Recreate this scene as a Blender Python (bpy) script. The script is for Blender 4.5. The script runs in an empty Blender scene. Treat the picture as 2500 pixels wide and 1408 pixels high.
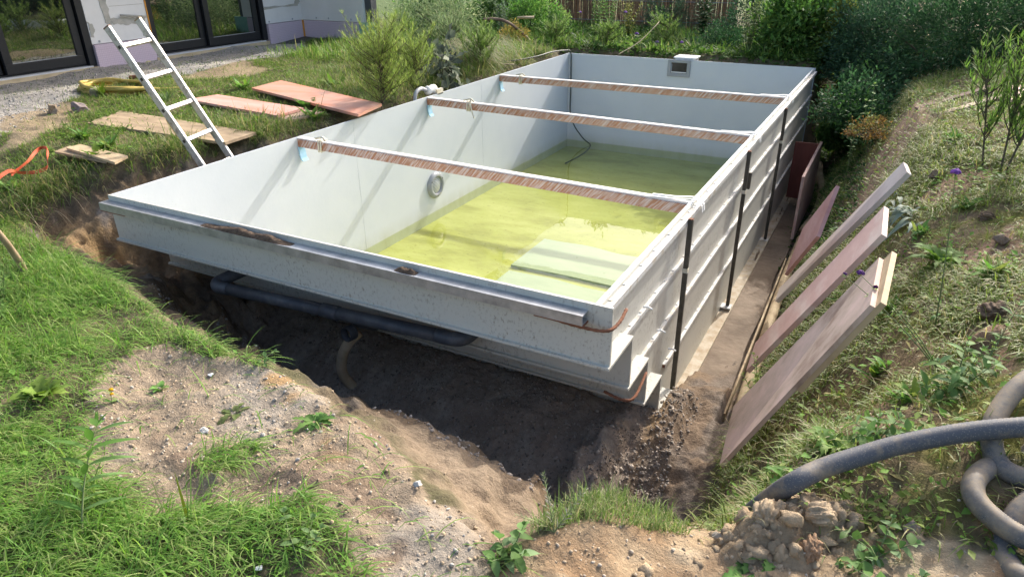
import bpy, math, random
import numpy as np
from mathutils import Vector, Matrix
from math import pi, sin, cos, radians

sc = bpy.context.scene
COL = sc.collection
random.seed(7)
RNG = np.random.default_rng(7)

# ------------------------------------------------------------------ camera
cd = bpy.data.cameras.new("camera")
cam = bpy.data.objects.new("camera", cd)
COL.objects.link(cam)
CAM = (3.8046, -2.2538, 1.2459)
_r = Vector((0.8807, 0.4735, -0.0108)); _f = Vector((-0.4252, 0.7905, -0.4409))
_r = (_r - _f * _r.dot(_f)).normalized(); _f.normalize(); _u = _r.cross(_f)
_m = Matrix((( _r.x, _u.x, -_f.x), (_r.y, _u.y, -_f.y), (_r.z, _u.z, -_f.z))).to_4x4()
_m.translation = Vector(CAM)
cam.matrix_world = _m
cd.sensor_width = 36.0
cd.lens = 36.0 * 1694.2 / 2500
cd.clip_start = 0.05
cd.clip_end = 500
sc.camera = cam

# ------------------------------------------------------------------ light
SUN = Vector((0.19, 1.0, 0.69)).normalized()
sl = bpy.data.lights.new("sun", 'SUN')
sl.energy = 2.1
sl.angle = radians(0.8)
sl.color = (1.0, 0.965, 0.91)
so = bpy.data.objects.new("sun", sl)
COL.objects.link(so)
so.rotation_euler = SUN.to_track_quat('Z', 'Y').to_euler()
w = bpy.data.worlds.new("World")
sc.world = w
w.use_nodes = True
nt = w.node_tree
bg = nt.nodes["Background"]
sky = nt.nodes.new("ShaderNodeTexSky")
sky.sky_type = 'NISHITA'
sky.sun_disc = False
sky.sun_elevation = math.asin(SUN.z)
sky.sun_rotation = math.atan2(SUN.x, SUN.y)
sky.air_density = 1.0
sky.dust_density = 5.0
nt.links.new(sky.outputs[0], bg.inputs[0])
bg.inputs[1].default_value = 0.15
vs = sc.view_settings
vs.view_transform = 'Standard'
vs.look = 'None'
vs.exposure = 1.24
vs.gamma = 1.0
vs.use_curve_mapping = False

# ------------------------------------------------------------------ helpers
WORLD = {}

def empty(name, loc, label, cat, group=None):
    o = bpy.data.objects.new(name, None)
    COL.objects.link(o)
    o.location = loc
    o.empty_display_size = 0.1
    WORLD[o.name] = Vector(loc)
    return tag(o, label, cat, group)

def tag(o, label=None, cat=None, group=None, kind=None):
    if label: o['label'] = label
    if cat: o['category'] = cat
    if group: o['group'] = group
    if kind: o['kind'] = kind
    return o

def link(name, me, parent=None, smooth=False):
    o = bpy.data.objects.new(name, me)
    COL.objects.link(o)
    if parent is not None:
        off = WORLD.get(parent.name, Vector((0, 0, 0)))
        WORLD[o.name] = off
        me.transform(Matrix.Translation(-off))
        o.parent = parent
    else:
        WORLD[o.name] = Vector((0, 0, 0))
    if smooth:
        me.polygons.foreach_set('use_smooth', [True] * len(me.polygons))
    return o

class MB:
    def __init__(s): s.V = []; s.F = []
    def add(s, V, F):
        b = len(s.V)
        s.V += [tuple(v) for v in V]
        s.F += [tuple(i + b for i in f) for f in F]
        return s
    def box(s, a, b):
        x0, y0, z0 = a; x1, y1, z1 = b
        return s.add([(x0,y0,z0),(x1,y0,z0),(x1,y1,z0),(x0,y1,z0),(x0,y0,z1),(x1,y0,z1),(x1,y1,z1),(x0,y1,z1)],
                     [(0,3,2,1),(4,5,6,7),(0,1,5,4),(1,2,6,5),(2,3,7,6),(3,0,4,7)])
    def hexa(s, bot, top):
        return s.add(list(bot) + list(top), [(0,3,2,1),(4,5,6,7),(0,1,5,4),(1,2,6,5),(2,3,7,6),(3,0,4,7)])
    def beam(s, p, q, wv, hv):
        p = Vector(p); q = Vector(q); wv = Vector(wv) / 2; hv = Vector(hv) / 2
        c = lambda e: [e - wv - hv, e + wv - hv, e + wv + hv, e - wv + hv]
        a = c(p); b = c(q)
        return s.add(a + b, [(0,1,2,3),(7,6,5,4),(0,4,5,1),(1,5,6,2),(2,6,7,3),(3,7,4,0)])
    def plank(s, quad, th):
        q = [Vector(v) for v in quad]
        n = (q[2] - q[0]).cross(q[3] - q[1]).normalized() * th
        return s.hexa([v - n for v in q], q)
    def tube(s, pts, r, n=10, cap=True, ring=0.0):
        P = [Vector(p) for p in pts]
        rs = r if isinstance(r, (list, tuple)) else [r] * len(P)
        base = len(s.V); prev = None
        for i, p in enumerate(P):
            t = (P[min(i + 1, len(P) - 1)] - P[max(i - 1, 0)])
            t = t.normalized() if t.length > 1e-9 else Vector((0, 0, 1))
            if prev is None:
                a = Vector((0, 0, 1)) if abs(t.z) < .9 else Vector((1, 0, 0))
                u = t.cross(a).normalized()
            else:
                u = (prev - t * prev.dot(t))
                u = u.normalized() if u.length > 1e-9 else t.orthogonal().normalized()
            prev = u; v = t.cross(u)
            rr = rs[i] * (1 + (ring if i % 2 else -ring))
            for k in range(n):
                a = 2 * pi * k / n
                s.V.append(tuple(p + (u * cos(a) + v * sin(a)) * rr))
        for i in range(len(P) - 1):
            for k in range(n):
                a = base + i * n + k; b = base + i * n + (k + 1) % n
                s.F.append((a, b, b + n, a + n))
        if cap:
            s.F.append(tuple(base + k for k in reversed(range(n))))
            e = base + (len(P) - 1) * n
            s.F.append(tuple(e + k for k in range(n)))
        return s
    def lathe(s, origin, axis, prof, n=32):
        o = Vector(origin); ax = Vector(axis).normalized(); u = ax.orthogonal().normalized(); v = ax.cross(u)
        base = len(s.V)
        for (r, h) in prof:
            for k in range(n):
                a = 2 * pi * k / n
                s.V.append(tuple(o + ax * h + (u * cos(a) + v * sin(a)) * r))
        for i in range(len(prof) - 1):
            for k in range(n):
                a = base + i * n + k; b = base + i * n + (k + 1) % n
                s.F.append((a, b, b + n, a + n))
        return s
    def build(s, name, mat, parent=None, smooth=False, bevel=0.0):
        me = bpy.data.meshes.new(name)
        me.from_pydata(s.V, [], s.F)
        me.materials.append(mat)
        o = link(name, me, parent, smooth)
        if bevel:
            m = o.modifiers.new("bevel", 'BEVEL'); m.width = bevel; m.segments = 2; m.limit_method = 'ANGLE'
        return o

def np_mesh(name, V, F, mat, parent=None, tint=None, smooth=False, extra=None):
    V = np.ascontiguousarray(V, dtype=np.float32); F = np.ascontiguousarray(F, dtype=np.int32)
    me = bpy.data.meshes.new(name)
    k = F.shape[1]
    me.vertices.add(len(V)); me.loops.add(F.size); me.polygons.add(len(F))
    me.vertices.foreach_set('co', V.ravel())
    me.loops.foreach_set('vertex_index', F.ravel())
    me.polygons.foreach_set('loop_start', np.arange(0, F.size, k, dtype=np.int32))
    me.polygons.foreach_set('loop_total', np.full(len(F), k, dtype=np.int32))
    if tint is not None:
        a = me.attributes.new('tint', 'FLOAT_COLOR', 'POINT')
        c = np.ones((len(V), 4), np.float32); c[:, :3] = tint
        a.data.foreach_set('color', c.ravel())
    for nm, arr in (extra or {}).items():
        a = me.attributes.new(nm, 'FLOAT', 'POINT'); a.data.foreach_set('value', np.asarray(arr, np.float32))
    me.update(calc_edges=True)
    me.materials.append(mat)
    return link(name, me, parent, smooth)

def smooth_path(pts, n=8):
    P = [np.array(p, float) for p in pts]
    P = [2 * P[0] - P[1]] + P + [2 * P[-1] - P[-2]]
    out = []
    for i in range(1, len(P) - 2):
        a, b, c, d = P[i-1], P[i], P[i+1], P[i+2]
        for k in range(n):
            t = k / n
            out.append(0.5 * (2*b + (c-a)*t + (2*a-5*b+4*c-d)*t*t + (3*b-a-3*c+d)*t**3))
    out.append(P[-2])
    return out

# value noise (vectorised)
_perm = np.random.default_rng(3).random((256, 256))
def vn(x, y):
    xi = np.floor(x).astype(int); yi = np.floor(y).astype(int)
    fx = x - xi; fy = y - yi
    fx = fx*fx*(3-2*fx); fy = fy*fy*(3-2*fy)
    g = lambda a, b: _perm[a & 255, b & 255]
    return (g(xi,yi)*(1-fx)+g(xi+1,yi)*fx)*(1-fy)+(g(xi,yi+1)*(1-fx)+g(xi+1,yi+1)*fx)*fy
def fbm(x, y, o=4):
    s = 0; a = 0.5; n = 0
    for i in range(o):
        s = s + a*(vn(x*2**i+17.3*i, y*2**i+5.1*i)-0.5); a *= 0.5
    return s * 2          # about -1..1
def sst(a, b, x):
    t = np.clip((x-a)/(b-a), 0, 1); return t*t*(3-2*t)
def inside(poly, x, y):
    r = np.zeros(np.shape(x), bool); n = len(poly)
    for i in range(n):
        x0, y0 = poly[i]; x1, y1 = poly[(i+1) % n]
        c = ((y0 > y) != (y1 > y)) & (x < (x1-x0)*(y-y0)/(y1-y0+1e-12)+x0)
        r ^= c
    return r
def sdist(poly, x, y):     # positive inside
    d = np.full(np.shape(x), 1e9); n = len(poly)
    for i in range(n):
        ax, ay = poly[i]; bx, by = poly[(i+1) % n]
        ex, ey = bx-ax, by-ay
        t = np.clip(((x-ax)*ex+(y-ay)*ey)/(ex*ex+ey*ey), 0, 1)
        d = np.minimum(d, np.hypot(x-ax-t*ex, y-ay-t*ey))
    return np.where(inside(poly, x, y), d, -d)

# ------------------------------------------------------------------ materials
def mat(name):
    m = bpy.data.materials.new(name); m.use_nodes = True
    return m, m.node_tree, m.node_tree.nodes['Principled BSDF']
def N(nt, t, **kw):
    n = nt.nodes.new(t)
    for k, v in kw.items():
        if hasattr(n, k): setattr(n, k, v)
        else: n.inputs[k].default_value = v
    return n
def rgba(c): return (c[0], c[1], c[2], 1)
def noisy(name, c1, c2, scale=5, rough=.6, detail=6, stretch=(1,1,1), bump=0, bscale=None, spec=.4, metal=0, c3=None, lo=.35, hi=.65):
    m, nt, b = mat(name)
    tc = N(nt, 'ShaderNodeTexCoord'); mp = N(nt, 'ShaderNodeMapping'); mp.inputs['Scale'].default_value = stretch
    nt.links.new(tc.outputs['Object'], mp.inputs[0])
    n = N(nt, 'ShaderNodeTexNoise'); n.inputs['Scale'].default_value = scale; n.inputs['Detail'].default_value = detail
    n.inputs['Roughness'].default_value = .65
    nt.links.new(mp.outputs[0], n.inputs['Vector'])
    r = N(nt, 'ShaderNodeValToRGB'); e = r.color_ramp.elements
    e[0].position = lo; e[0].color = rgba(c1); e[1].position = hi; e[1].color = rgba(c2)
    if c3: x = e.new((lo+hi)/2); x.color = rgba(c3)
    nt.links.new(n.outputs['Fac'], r.inputs[0]); nt.links.new(r.outputs[0], b.inputs['Base Color'])
    b.inputs['Roughness'].default_value = rough; b.inputs['Metallic'].default_value = metal
    b.inputs['Specular IOR Level'].default_value = spec
    if bump:
        n2 = N(nt, 'ShaderNodeTexNoise'); n2.inputs['Scale'].default_value = bscale or scale*6; n2.inputs['Detail'].default_value = 5
        nt.links.new(mp.outputs[0], n2.inputs['Vector'])
        bp = N(nt, 'ShaderNodeBump'); bp.inputs['Strength'].default_value = bump; bp.inputs['Distance'].default_value = .01
        nt.links.new(n2.outputs['Fac'], bp.inputs['Height']); nt.links.new(bp.outputs[0], b.inputs['Normal'])
    return m

def leaf_mat(name, trans=.38, rough=.6, spec=.16):
    m, nt, b = mat(name)
    a = N(nt, 'ShaderNodeAttribute'); a.attribute_name = 'tint'
    nt.links.new(a.outputs['Color'], b.inputs['Base Color'])
    b.inputs['Roughness'].default_value = rough; b.inputs['Specular IOR Level'].default_value = spec
    t = N(nt, 'ShaderNodeBsdfTranslucent')
    g = N(nt, 'ShaderNodeHueSaturation'); g.inputs['Saturation'].default_value = 1.1; g.inputs['Value'].default_value = 1.25
    nt.links.new(a.outputs['Color'], g.inputs['Color']); nt.links.new(g.outputs[0], t.inputs[0])
    mx = N(nt, 'ShaderNodeMixShader'); mx.inputs[0].default_value = trans
    nt.links.new(b.outputs[0], mx.inputs[1]); nt.links.new(t.outputs[0], mx.inputs[2])
    nt.links.new(mx.outputs[0], nt.nodes['Material Output'].inputs[0])
    return m
M_LEAF = leaf_mat('leaf'); M_GRASS = leaf_mat('grass_blade', .42, .5, .25)
def tint_mat(name, rough=.9, bump=.0, bscale=60, var=.35, vscale=25):
    m, nt, b = mat(name)
    a = N(nt, 'ShaderNodeAttribute'); a.attribute_name = 'tint'
    tc = N(nt, 'ShaderNodeTexCoord')
    n = N(nt, 'ShaderNodeTexNoise'); n.inputs['Scale'].default_value = vscale; n.inputs['Detail'].default_value = 8; n.inputs['Roughness'].default_value = .75
    nt.links.new(tc.outputs['Object'], n.inputs['Vector'])
    mr = N(nt, 'ShaderNodeMapRange'); mr.inputs[1].default_value = .25; mr.inputs[2].default_value = .75
    mr.inputs[3].default_value = 1-var; mr.inputs[4].default_value = 1+var
    nt.links.new(n.outputs['Fac'], mr.inputs[0])
    mx = N(nt, 'ShaderNodeVectorMath'); mx.operation = 'SCALE'
    nt.links.new(a.outputs['Color'], mx.inputs[0]); nt.links.new(mr.outputs[0], mx.inputs['Scale'])
    nt.links.new(mx.outputs[0], b.inputs['Base Color'])
    b.inputs['Roughness'].default_value = rough; b.inputs['Specular IOR Level'].default_value = .15
    if bump:
        n2 = N(nt, 'ShaderNodeTexNoise'); n2.inputs['Scale'].default_value = bscale; n2.inputs['Detail'].default_value = 8; n2.inputs['Roughness'].default_value = .7
        nt.links.new(tc.outputs['Object'], n2.inputs['Vector'])
        bp = N(nt, 'ShaderNodeBump'); bp.inputs['Strength'].default_value = bump; bp.inputs['Distance'].default_value = .02
        nt.links.new(n2.outputs['Fac'], bp.inputs['Height']); nt.links.new(bp.outputs[0], b.inputs['Normal'])
    return m
M_GROUND = tint_mat('soil', bump=.9, bscale=45, var=.35, vscale=30)
M_STONE = tint_mat('stone', rough=.8, bump=.3, bscale=80, var=.2, vscale=40)

M_IN = noisy('pool_lining', (.535,.575,.615), (.585,.62,.65), scale=1.2, rough=.38, spec=.4, bump=.05, bscale=40)
def stain_lining(m):
    nt = m.node_tree; b = nt.nodes['Principled BSDF']; old = b.inputs['Base Color'].links[0].from_socket
    tc = N(nt, 'ShaderNodeTexCoord'); sp = N(nt, 'ShaderNodeSeparateXYZ'); nt.links.new(tc.outputs['Object'], sp.inputs[0])
    mr = N(nt, 'ShaderNodeMapRange'); mr.inputs[1].default_value = .30; mr.inputs[2].default_value = .14; mr.inputs[3].default_value = 0; mr.inputs[4].default_value = 1
    nt.links.new(sp.outputs['Z'], mr.inputs[0])          # height above the shell's base: the old water line
    mp = N(nt, 'ShaderNodeMapping'); mp.inputs['Scale'].default_value = (2,2,.5); nt.links.new(tc.outputs['Object'], mp.inputs[0])
    n = N(nt, 'ShaderNodeTexNoise'); n.inputs['Scale'].default_value = 5; n.inputs['Detail'].default_value = 8; nt.links.new(mp.outputs[0], n.inputs['Vector'])
    mu = N(nt, 'ShaderNodeMath', operation='MULTIPLY'); nt.links.new(mr.outputs[0], mu.inputs[0]); nt.links.new(n.outputs['Fac'], mu.inputs[1])
    sm = N(nt, 'ShaderNodeTexNoise'); sm.inputs['Scale'].default_value = 60; sm.inputs['Detail'].default_value = 2; nt.links.new(tc.outputs['Object'], sm.inputs['Vector'])
    r = N(nt, 'ShaderNodeValToRGB'); r.color_ramp.elements[0].position = .70; r.color_ramp.elements[1].position = .76; nt.links.new(sm.outputs['Fac'], r.inputs[0])
    ad = N(nt, 'ShaderNodeMath', operation='MULTIPLY_ADD'); ad.inputs[1].default_value = .35; nt.links.new(r.outputs[0], ad.inputs[0]); nt.links.new(mu.outputs[0], ad.inputs[2])
    mx = N(nt, 'ShaderNodeMixRGB'); mx.inputs[2].default_value = (.40,.41,.30,1); nt.links.new(ad.outputs[0], mx.inputs[0]); nt.links.new(old, mx.inputs[1]); nt.links.new(mx.outputs[0], b.inputs['Base Color'])
stain_lining(M_IN)
def pool_out():
    m, nt, b = mat('pool_shell_outside')
    tc = N(nt, 'ShaderNodeTexCoord')
    # fine mud splashes
    n = N(nt, 'ShaderNodeTexNoise'); n.inputs['Scale'].default_value = 70; n.inputs['Detail'].default_value = 4; n.inputs['Roughness'].default_value = .7
    mp = N(nt, 'ShaderNodeMapping'); mp.inputs['Scale'].default_value = (1,1,.55)
    nt.links.new(tc.outputs['Object'], mp.inputs[0]); nt.links.new(mp.outputs[0], n.inputs['Vector'])
    n2 = N(nt, 'ShaderNodeTexNoise'); n2.inputs['Scale'].default_value = 3.5; n2.inputs['Detail'].default_value = 5
    nt.links.new(tc.outputs['Object'], n2.inputs['Vector'])
    r1 = N(nt, 'ShaderNodeValToRGB'); r1.color_ramp.elements[0].position = .53; r1.color_ramp.elements[1].position = .64
    nt.links.new(n.outputs['Fac'], r1.inputs[0])
    r2 = N(nt, 'ShaderNodeValToRGB'); r2.color_ramp.elements[0].position = .38; r2.color_ramp.elements[1].position = .66
    nt.links.new(n2.outputs['Fac'], r2.inputs[0])
    mu = N(nt, 'ShaderNodeMath', operation='MULTIPLY'); nt.links.new(r1.outputs[0], mu.inputs[0]); nt.links.new(r2.outputs[0], mu.inputs[1])
    # clay washed over the lower part of the shell
    sp = N(nt, 'ShaderNodeSeparateXYZ'); nt.links.new(tc.outputs['Object'], sp.inputs[0])
    mr = N(nt, 'ShaderNodeMapRange'); mr.inputs[1].default_value = -.30; mr.inputs[2].default_value = -1.1; mr.inputs[3].default_value = 0; mr.inputs[4].default_value = 1.0
    nt.links.new(sp.outputs['Z'], mr.inputs[0])
    n3 = N(nt, 'ShaderNodeTexNoise'); n3.inputs['Scale'].default_value = 9; n3.inputs['Detail'].default_value = 7; n3.inputs['Roughness'].default_value = .7
    nt.links.new(mp.outputs[0], n3.inputs['Vector'])
    r3 = N(nt, 'ShaderNodeValToRGB'); r3.color_ramp.elements[0].position = .12; r3.color_ramp.elements[1].position = .62
    nt.links.new(n3.outputs['Fac'], r3.inputs[0])
    mu2 = N(nt, 'ShaderNodeMath', operation='MULTIPLY'); nt.links.new(mr.outputs[0], mu2.inputs[0]); nt.links.new(r3.outputs[0], mu2.inputs[1])
    c0 = N(nt, 'ShaderNodeMixRGB'); c0.inputs[1].default_value = (.52,.51,.45,1); c0.inputs[2].default_value = (.17,.135,.095,1)
    m1 = N(nt, 'ShaderNodeMath', operation='MULTIPLY'); m1.inputs[1].default_value = .75; nt.links.new(mu.outputs[0], m1.inputs[0]); nt.links.new(m1.outputs[0], c0.inputs[0])
    c1 = N(nt, 'ShaderNodeMixRGB'); c1.inputs[2].default_value = (.40,.32,.225,1); nt.links.new(c0.outputs[0], c1.inputs[1]); nt.links.new(mu2.outputs[0], c1.inputs[0])
    nt.links.new(c1.outputs[0], b.inputs['Base Color'])
    b.inputs['Roughness'].default_value = .45
    return m
M_OUT = pool_out()
M_RAIL = noisy('welded_rail', (.46,.40,.31), (.57,.565,.54), scale=16, rough=.5, lo=.36, hi=.50, detail=9)
M_CLAYRAIL = noisy('clay_covered_flange', (.36,.27,.17), (.52,.46,.36), scale=14, rough=.8, detail=9)
M_GALV = noisy('galvanised_channel', (.30,.31,.32), (.50,.51,.52), scale=12, rough=.4, metal=.6, detail=8)
M_STEEL = noisy('dark_steel', (.055,.05,.042), (.10,.095,.08), scale=20, rough=.5, metal=.4)
M_RUST = noisy('rust', (.12,.05,.03), (.24,.10,.05), scale=40, rough=.9, bump=.3)
def floor_mat():
    m, nt, b = mat('algae_floor')
    tc = N(nt, 'ShaderNodeTexCoord')
    n = N(nt, 'ShaderNodeTexNoise'); n.inputs['Scale'].default_value = 2.2; n.inputs['Detail'].default_value = 9; n.inputs['Roughness'].default_value = .68
    mp = N(nt, 'ShaderNodeMapping'); mp.inputs['Scale'].default_value = (.7,1.6,1); mp.inputs['Rotation'].default_value = (0,0,.25)
    nt.links.new(tc.outputs['Object'], mp.inputs[0]); nt.links.new(mp.outputs[0], n.inputs['Vector'])
    r = N(nt, 'ShaderNodeValToRGB'); e = r.color_ramp.elements
    e[0].position = .36; e[0].color = (.27,.275,.075,1); e[1].position = .66; e[1].color = (.44,.45,.19,1)
    x = e.new(.5); x.color = (.365,.375,.12,1)
    nt.links.new(n.outputs['Fac'], r.inputs[0])
    v = N(nt, 'ShaderNodeTexNoise'); v.inputs['Scale'].default_value = 28; v.inputs['Detail'].default_value = 3
    nt.links.new(tc.outputs['Object'], v.inputs['Vector'])
    r2 = N(nt, 'ShaderNodeValToRGB'); r2.color_ramp.elements[0].position = .62; r2.color_ramp.elements[1].position = .80
    nt.links.new(v.outputs['Fac'], r2.inputs[0])
    mx = N(nt, 'ShaderNodeMixRGB'); mx.inputs[2].default_value = (.15,.145,.025,1)
    nt.links.new(r2.outputs[0], mx.inputs[0]); nt.links.new(r.outputs[0], mx.inputs[1]); nt.links.new(mx.outputs[0], b.inputs['Base Color'])
    b.inputs['Roughness'].default_value = .8
    return m
M_FLOOR = floor_mat()
M_TREAD = noisy('pale_tread', (.33,.385,.385), (.40,.45,.45), scale=4, rough=.7, detail=9, stretch=(.7,2,1))
def water_mat():
    m, nt, b = mat('water')
    nt.nodes.remove(b)
    t = N(nt, 'ShaderNodeBsdfTransparent'); t.inputs[0].default_value = (.90,.93,.72,1)
    g = N(nt, 'ShaderNodeBsdfGlossy'); g.inputs['Roughness'].default_value = .015
    ge = N(nt, 'ShaderNodeNewGeometry')
    dt = N(nt, 'ShaderNodeVectorMath', operation='DOT_PRODUCT'); nt.links.new(ge.outputs['Incoming'], dt.inputs[0]); nt.links.new(ge.outputs['Normal'], dt.inputs[1])
    ab = N(nt, 'ShaderNodeMath', operation='ABSOLUTE'); nt.links.new(dt.outputs['Value'], ab.inputs[0])
    om = N(nt, 'ShaderNodeMath', operation='SUBTRACT'); om.inputs[0].default_value = 1; nt.links.new(ab.outputs[0], om.inputs[1])
    pw = N(nt, 'ShaderNodeMath', operation='POWER'); pw.inputs[1].default_value = 5; nt.links.new(om.outputs[0], pw.inputs[0])
    f = N(nt, 'ShaderNodeMath', operation='MULTIPLY_ADD'); f.inputs[1].default_value = .98; f.inputs[2].default_value = .02; nt.links.new(pw.outputs[0], f.inputs[0])
    tc = N(nt, 'ShaderNodeTexCoord'); n = N(nt, 'ShaderNodeTexNoise'); n.inputs['Scale'].default_value = 3; n.inputs['Detail'].default_value = 2
    bp = N(nt, 'ShaderNodeBump'); bp.inputs['Strength'].default_value = .03; bp.inputs['Distance'].default_value = .05
    nt.links.new(tc.outputs['Object'], n.inputs['Vector']); nt.links.new(n.outputs['Fac'], bp.inputs['Height'])
    nt.links.new(bp.outputs[0], g.inputs['Normal'])
    mx = N(nt, 'ShaderNodeMixShader'); nt.links.new(f.outputs[0], mx.inputs[0]); nt.links.new(t.outputs[0], mx.inputs[1]); nt.links.new(g.outputs[0], mx.inputs[2])
    nt.links.new(mx.outputs[0], nt.nodes['Material Output'].inputs[0])
    return m
M_WATER = water_mat()
M_GREY = noisy('grey_plastic', (.29,.305,.32), (.35,.365,.38), scale=3, rough=.4)
M_WHITE = noisy('white_plastic', (.66,.68,.68), (.80,.80,.78), scale=6, rough=.45)
M_DARK = noisy('cavity_shade', (.03,.025,.02), (.07,.06,.05), scale=4, rough=.6)  # dark colour that stands for the shade inside hollow parts
def lens_mat():
    m, nt, b = mat('lamp_lens')
    tc = N(nt, 'ShaderNodeTexCoord'); wv = N(nt, 'ShaderNodeTexWave'); wv.inputs['Scale'].default_value = 22
    wv.bands_direction = 'Z'
    nt.links.new(tc.outputs['Object'], wv.inputs['Vector'])
    r = N(nt, 'ShaderNodeValToRGB'); r.color_ramp.elements[0].color = (.16,.17,.18,1); r.color_ramp.elements[1].color = (.60,.63,.65,1)
    nt.links.new(wv.outputs['Fac'], r.inputs[0]); nt.links.new(r.outputs[0], b.inputs['Base Color'])
    b.inputs['Roughness'].default_value = .12; b.inputs['Specular IOR Level'].default_value = .8
    return m
M_LENS = lens_mat()
def film_mat():
    m, nt, b = mat('film_wrapped_timber')
    tc = N(nt, 'ShaderNodeTexCoord'); mp = N(nt, 'ShaderNodeMapping'); mp0 = N(nt, 'ShaderNodeMapping')
    mp0.inputs['Rotation'].default_value = (0, radians(-42), 0); mp.inputs['Scale'].default_value = (52, 6, 3.4)
    nt.links.new(tc.outputs['Object'], mp0.inputs[0]); nt.links.new(mp0.outputs[0], mp.inputs[0])
    n = N(nt, 'ShaderNodeTexNoise'); n.inputs['Scale'].default_value = 2.2; n.inputs['Detail'].default_value = 5; n.inputs['Roughness'].default_value = .6
    nt.links.new(mp.outputs[0], n.inputs['Vector'])
    n2 = N(nt, 'ShaderNodeTexNoise'); n2.inputs['Scale'].default_value = 3; nt.links.new(tc.outputs['Object'], n2.inputs['Vector'])
    r2 = N(nt, 'ShaderNodeValToRGB'); r2.color_ramp.elements[0].color = (.24,.10,.05,1); r2.color_ramp.elements[1].color = (.40,.17,.08,1)
    nt.links.new(n2.outputs['Fac'], r2.inputs[0])
    r = N(nt, 'ShaderNodeValToRGB'); r.color_ramp.elements[0].position = .43; r.color_ramp.elements[1].position = .60
    nt.links.new(n.outputs['Fac'], r.inputs[0])
    mx = N(nt, 'ShaderNodeMixRGB'); mx.inputs[2].default_value = (.50,.40,.36,1)
    nt.links.new(r.outputs[0], mx.inputs[0]); nt.links.new(r2.outputs[0], mx.inputs[1]); nt.links.new(mx.outputs[0], b.inputs['Base Color'])
    b.inputs['Roughness'].default_value = .25
    b.inputs['Coat Weight'].default_value = .4; b.inputs['Coat Roughness'].default_value = .2
    return m
M_FILM = film_mat()
M_LATH = noisy('pale_lath', (.62,.56,.50), (.82,.78,.74), scale=7, rough=.6, stretch=(.4,4,4))
M_BLUE = noisy('pale_blue_foam', (.28,.50,.66), (.42,.62,.76), scale=8, rough=.8)
M_TIE = noisy('cream_webbing', (.55,.50,.38), (.74,.70,.58), scale=20, rough=.9)
M_RED = noisy('red_coated_plywood', (.50,.30,.235), (.62,.22,.12), scale=1.5, rough=.6, stretch=(1,4,1), detail=9, lo=.38, hi=.66, c3=(.55,.27,.19), bump=.08)
M_REDD = noisy('shaded_red_plywood', (.16,.045,.035), (.24,.075,.055), scale=3, rough=.6, detail=9, stretch=(2,1,.5))  # red plywood with the end panel's shade put into its colour
M_PINK = noisy('weathered_red_plywood', (.52,.33,.28), (.66,.52,.45), scale=2.2, rough=.65, detail=10, stretch=(1,1.2,3), lo=.32, hi=.68, c3=(.58,.38,.33), bump=.1)
M_MUDDY = noisy('muddy_plywood', (.29,.19,.14), (.64,.47,.40), scale=2.6, rough=.75, detail=11, stretch=(1.5,1.2,.8), lo=.34, hi=.60, c3=(.50,.38,.30), bump=.15)
M_TAN = noisy('weathered_plywood', (.24,.175,.11), (.44,.33,.21), scale=2.5, rough=.75, detail=10, stretch=(1,5,1), bump=.1)
M_PALEW = noisy('bare_plywood', (.42,.31,.18), (.54,.42,.26), scale=3, rough=.7, detail=10, stretch=(1,6,1))
M_ALU = noisy('scuffed_aluminium', (.27,.25,.22), (.58,.57,.55), scale=22, lo=.32, hi=.52, rough=.42, metal=.55, detail=8)
M_YTAPE = noisy('yellow_tape', (.50,.30,.05), (.6,.42,.1), scale=20, rough=.6)
M_YELLOW = noisy('yellow_rubber', (.40,.29,.06), (.54,.42,.13), scale=8, rough=.45)
M_ORANGE = noisy('orange_webbing', (.50,.08,.03), (.66,.15,.07), scale=12, rough=.7)
M_PIPE = noisy('dusty_grey_pipe', (.055,.062,.075), (.13,.135,.14), scale=12, rough=.5, detail=8, lo=.45, hi=.75)
M_SANDY = noisy('sand_coated_hose', (.44,.35,.23), (.62,.52,.37), scale=9, rough=.85, detail=8)
M_DRAIN = noisy('muddy_drain_pipe', (.24,.165,.09), (.46,.36,.22), scale=7, rough=.8, detail=9, bump=.2)
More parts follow.
